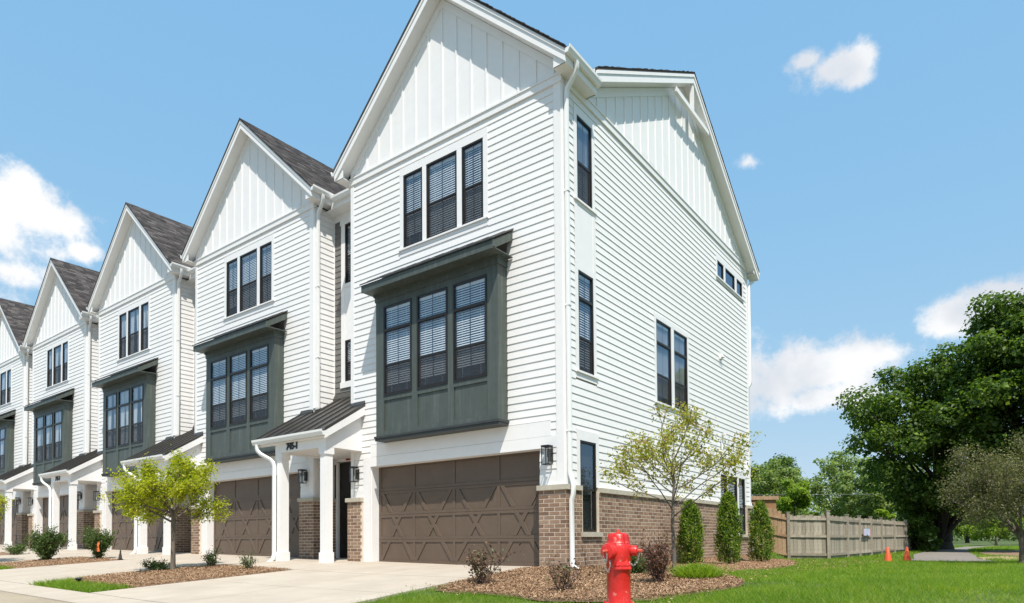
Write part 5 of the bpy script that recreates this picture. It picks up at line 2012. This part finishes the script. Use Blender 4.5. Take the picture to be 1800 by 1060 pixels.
# orange-brown outbuilding behind the fence
ob = thing('outbuilding', 'orange-brown flat-roofed outbuilding showing above the arborvitae and fence', 'building', (-4.6, 22.45, -.25), .64)
MB().box(XY, -2.0, 2.0, -.2, 2.62, -1.5, 1.5).build('wall', M['clay'], ob)
MB().box(XY, -2.1, 2.1, 2.62, 2.80, -1.6, 1.6).build('roof', M['wood_new'], ob)
wd = MB().box(XY, -.4, .9, 1.5, 2.45, -1.515, -1.50).build('window', M['dark'], ob)
fr = MB()
fr.box(XY, -.48, -.4, 1.45, 2.5, -1.54, -1.50); fr.box(XY, .9, .98, 1.45, 2.5, -1.54, -1.50); fr.box(XY, -.4, .9, 2.45, 2.5, -1.54, -1.50); fr.box(XY, -.4, .9, 1.45, 1.5, -1.54, -1.50)
fr.build('frame', M['wood_new'], wd)

# overhead wire behind the trees
pl = thing('power_line', 'thin overhead wire crossing the sky in front of the background trees', 'power line', (0, 0, 0))
pa, pb = Vector((-26.0, 42.4, 4.9)), Vector((14.0, 70.4, 4.9))
w = MB()
w.tube([pa.lerp(pb, t) - Vector((0, 0, 1.6 * (t - t * t))) for t in np.linspace(0, 1, 15)], .016, 5)
w.build('wire', M['steel'], pl)
for q in (pa, pb):
    MB().tube([(q.x, q.y, gz(q.x, q.y) - .3), (q.x, q.y, 5.3)], [.13, .10], 8).build('pole', M['bark'], pl)


# ------------------------------------------------------------------ lanterns, alarms, garden lights
def lantern(loc, label):
    t = thing('wall_lantern', label, 'lantern', loc, 0, 'black box lanterns beside the garage doors')
    MB().box(XY, -.06, .06, .06, .30, -.024, .0).build('backplate', M['black'], t)
    f = MB()
    x0, x1, y0, y1, z0, z1 = -.08, .08, -.20, -.045, -.01, .335
    e = .014
    for xx in (x0, x1 - e):
        for yy in (y0, y1 - e):
            f.box(XY, xx, xx + e, z0, z1, yy, yy + e)
    for zz in (z0, z1 - e):
        for yy in (y0, y1 - e):
            f.box(XY, x0 + e, x1 - e, zz, zz + e, yy, yy + e)
        for xx in (x0, x1 - e):
            f.box(XY, xx, xx + e, zz, zz + e, y0 + e, y1 - e)
    f.box(XY, x0 - .006, x1 + .006, z1, z1 + .02, y0 - .006, y1 + .006)
    f.box(XY, -.02, .02, .17, .21, -.05, -.02)
    f.box(XY, -.03, .03, z0, z0 + .02, -.15, -.09)
    f.build('frame', M['black'], t)
    g = MB()
    i = .005
    za, zb = z0 + e, z1 - e
    g.add([(x0 + e, y0 + i, za), (x1 - e, y0 + i, za), (x1 - e, y0 + i, zb), (x0 + e, y0 + i, zb)], [(0, 1, 2, 3)])
    g.add([(x0 + i, y1 - e, za), (x0 + i, y0 + e, za), (x0 + i, y0 + e, zb), (x0 + i, y1 - e, zb)], [(0, 1, 2, 3)])
    g.add([(x1 - i, y0 + e, za), (x1 - i, y1 - e, za), (x1 - i, y1 - e, zb), (x1 - i, y0 + e, zb)], [(0, 1, 2, 3)])
    g.build('glass', M['lamp_glass'], t)
    MB().tube([(0, -.12, .02), (0, -.12, .13)], .012, 8).build('candle', M['candle'], t)
    return t


right_l = ['black box lantern above the brick corner pier, right of the nearest garage door',
           'black box lantern between the two porch columns under the number 745-1',
           'black box lantern behind the yellow-green tree at the second porch',
           'black box lantern between the porch columns behind the round shrubs',
           'black box lantern on the last porch at the left picture edge']
left_l = ['black box lantern left of the nearest garage door, beside the front door',
          'black box lantern hidden behind the yellow-green tree, left of the second garage door',
          'black box lantern left of the middle garage door, above a brick pier',
          'black box lantern left of the fourth garage door, by the dark shrub',
          'black box lantern farthest left, at the end of the row']
l0 = None
for k in range(5):
    hx, hy, hz = house_loc(k)
    for (ux, labs, dy) in ((-.31, right_l, -.016), (-5.90, left_l, -.016)):
        if ux < -1 and k > 3:
            continue
        loc = (hx + ux, hy + dy, hz + 1.99)
        if l0 is None:
            l0 = lantern(loc, labs[k])
        else:
            copy_thing(l0, loc, labs[k])


def alarm(loc, label):
    t = thing('fire_alarm', label, 'alarm', loc, 0, 'red alarm horns above the entry doors')
    MB().box(XY, -.065, .065, 0, .15, -.045, 0).build('housing', M['alarm'], t)
    MB().box(XY, -.03, .03, .085, .13, -.055, -.045).build('lens', M['lamp_glass'], t)
    g = MB()
    for i in range(4):
        g.box(XY, -.045, .045, .015 + i * .016, .022 + i * .016, -.05, -.045)
    g.build('grille', M['alarm'], t)
    return t


a0 = alarm((-7.30, .846, 2.70), 'red alarm horn above the front door under the porch numbered 745-1')
hx, hy, hz = house_loc(3)
copy_thing(a0, (hx - 7.30, hy + .846, hz + 2.70), 'red alarm horn under the fourth porch near the left picture edge')

x, y = -12.98, -2.44
t = thing('garden_light', 'small dark upright garden light at the near tip of the second mulch island', 'garden light', (x, y, gz(x, y) + .02))
MB().lathe([(.075, -.02), (.07, .03), (.02, .04)], 12).build('base', M['black'], t)
MB().tube([(0, 0, .03), (.0, 0, .10), (.012, 0, .20)], [.045, .04, .02], 10).build('body', M['bark_dark'], t, smooth=True)
MB().lathe([(.018, .19), (.022, .23), (.008, .285)], 10, org=(.012, 0, 0)).build('cap', M['black'], t, smooth=True)
x, y = -6.96, -5.60
t = thing('garden_light', 'black cone-shaped spot light in the grass strip at the kerb', 'garden light', (x, y, gz(x, y) + .02))
MB().tube([(0, 0, -.05), (0, 0, .05)], .012, 6).build('stake', M['black'], t)
MB().lathe([(.02, .03), (.055, .09), (.06, .10), (.05, .098)], 14, axis=(.15, -.1, 1)).build('head', M['black'], t, smooth=True)

# street tree just outside the left edge, its twigs reach into the picture
src = [o for o in COL.objects if o.name == 'young_tree'][0]
copy_thing(src, on_ground(-16.75, -5.05), 'tree at the left picture edge with only a few leafy twigs showing', 1.9)
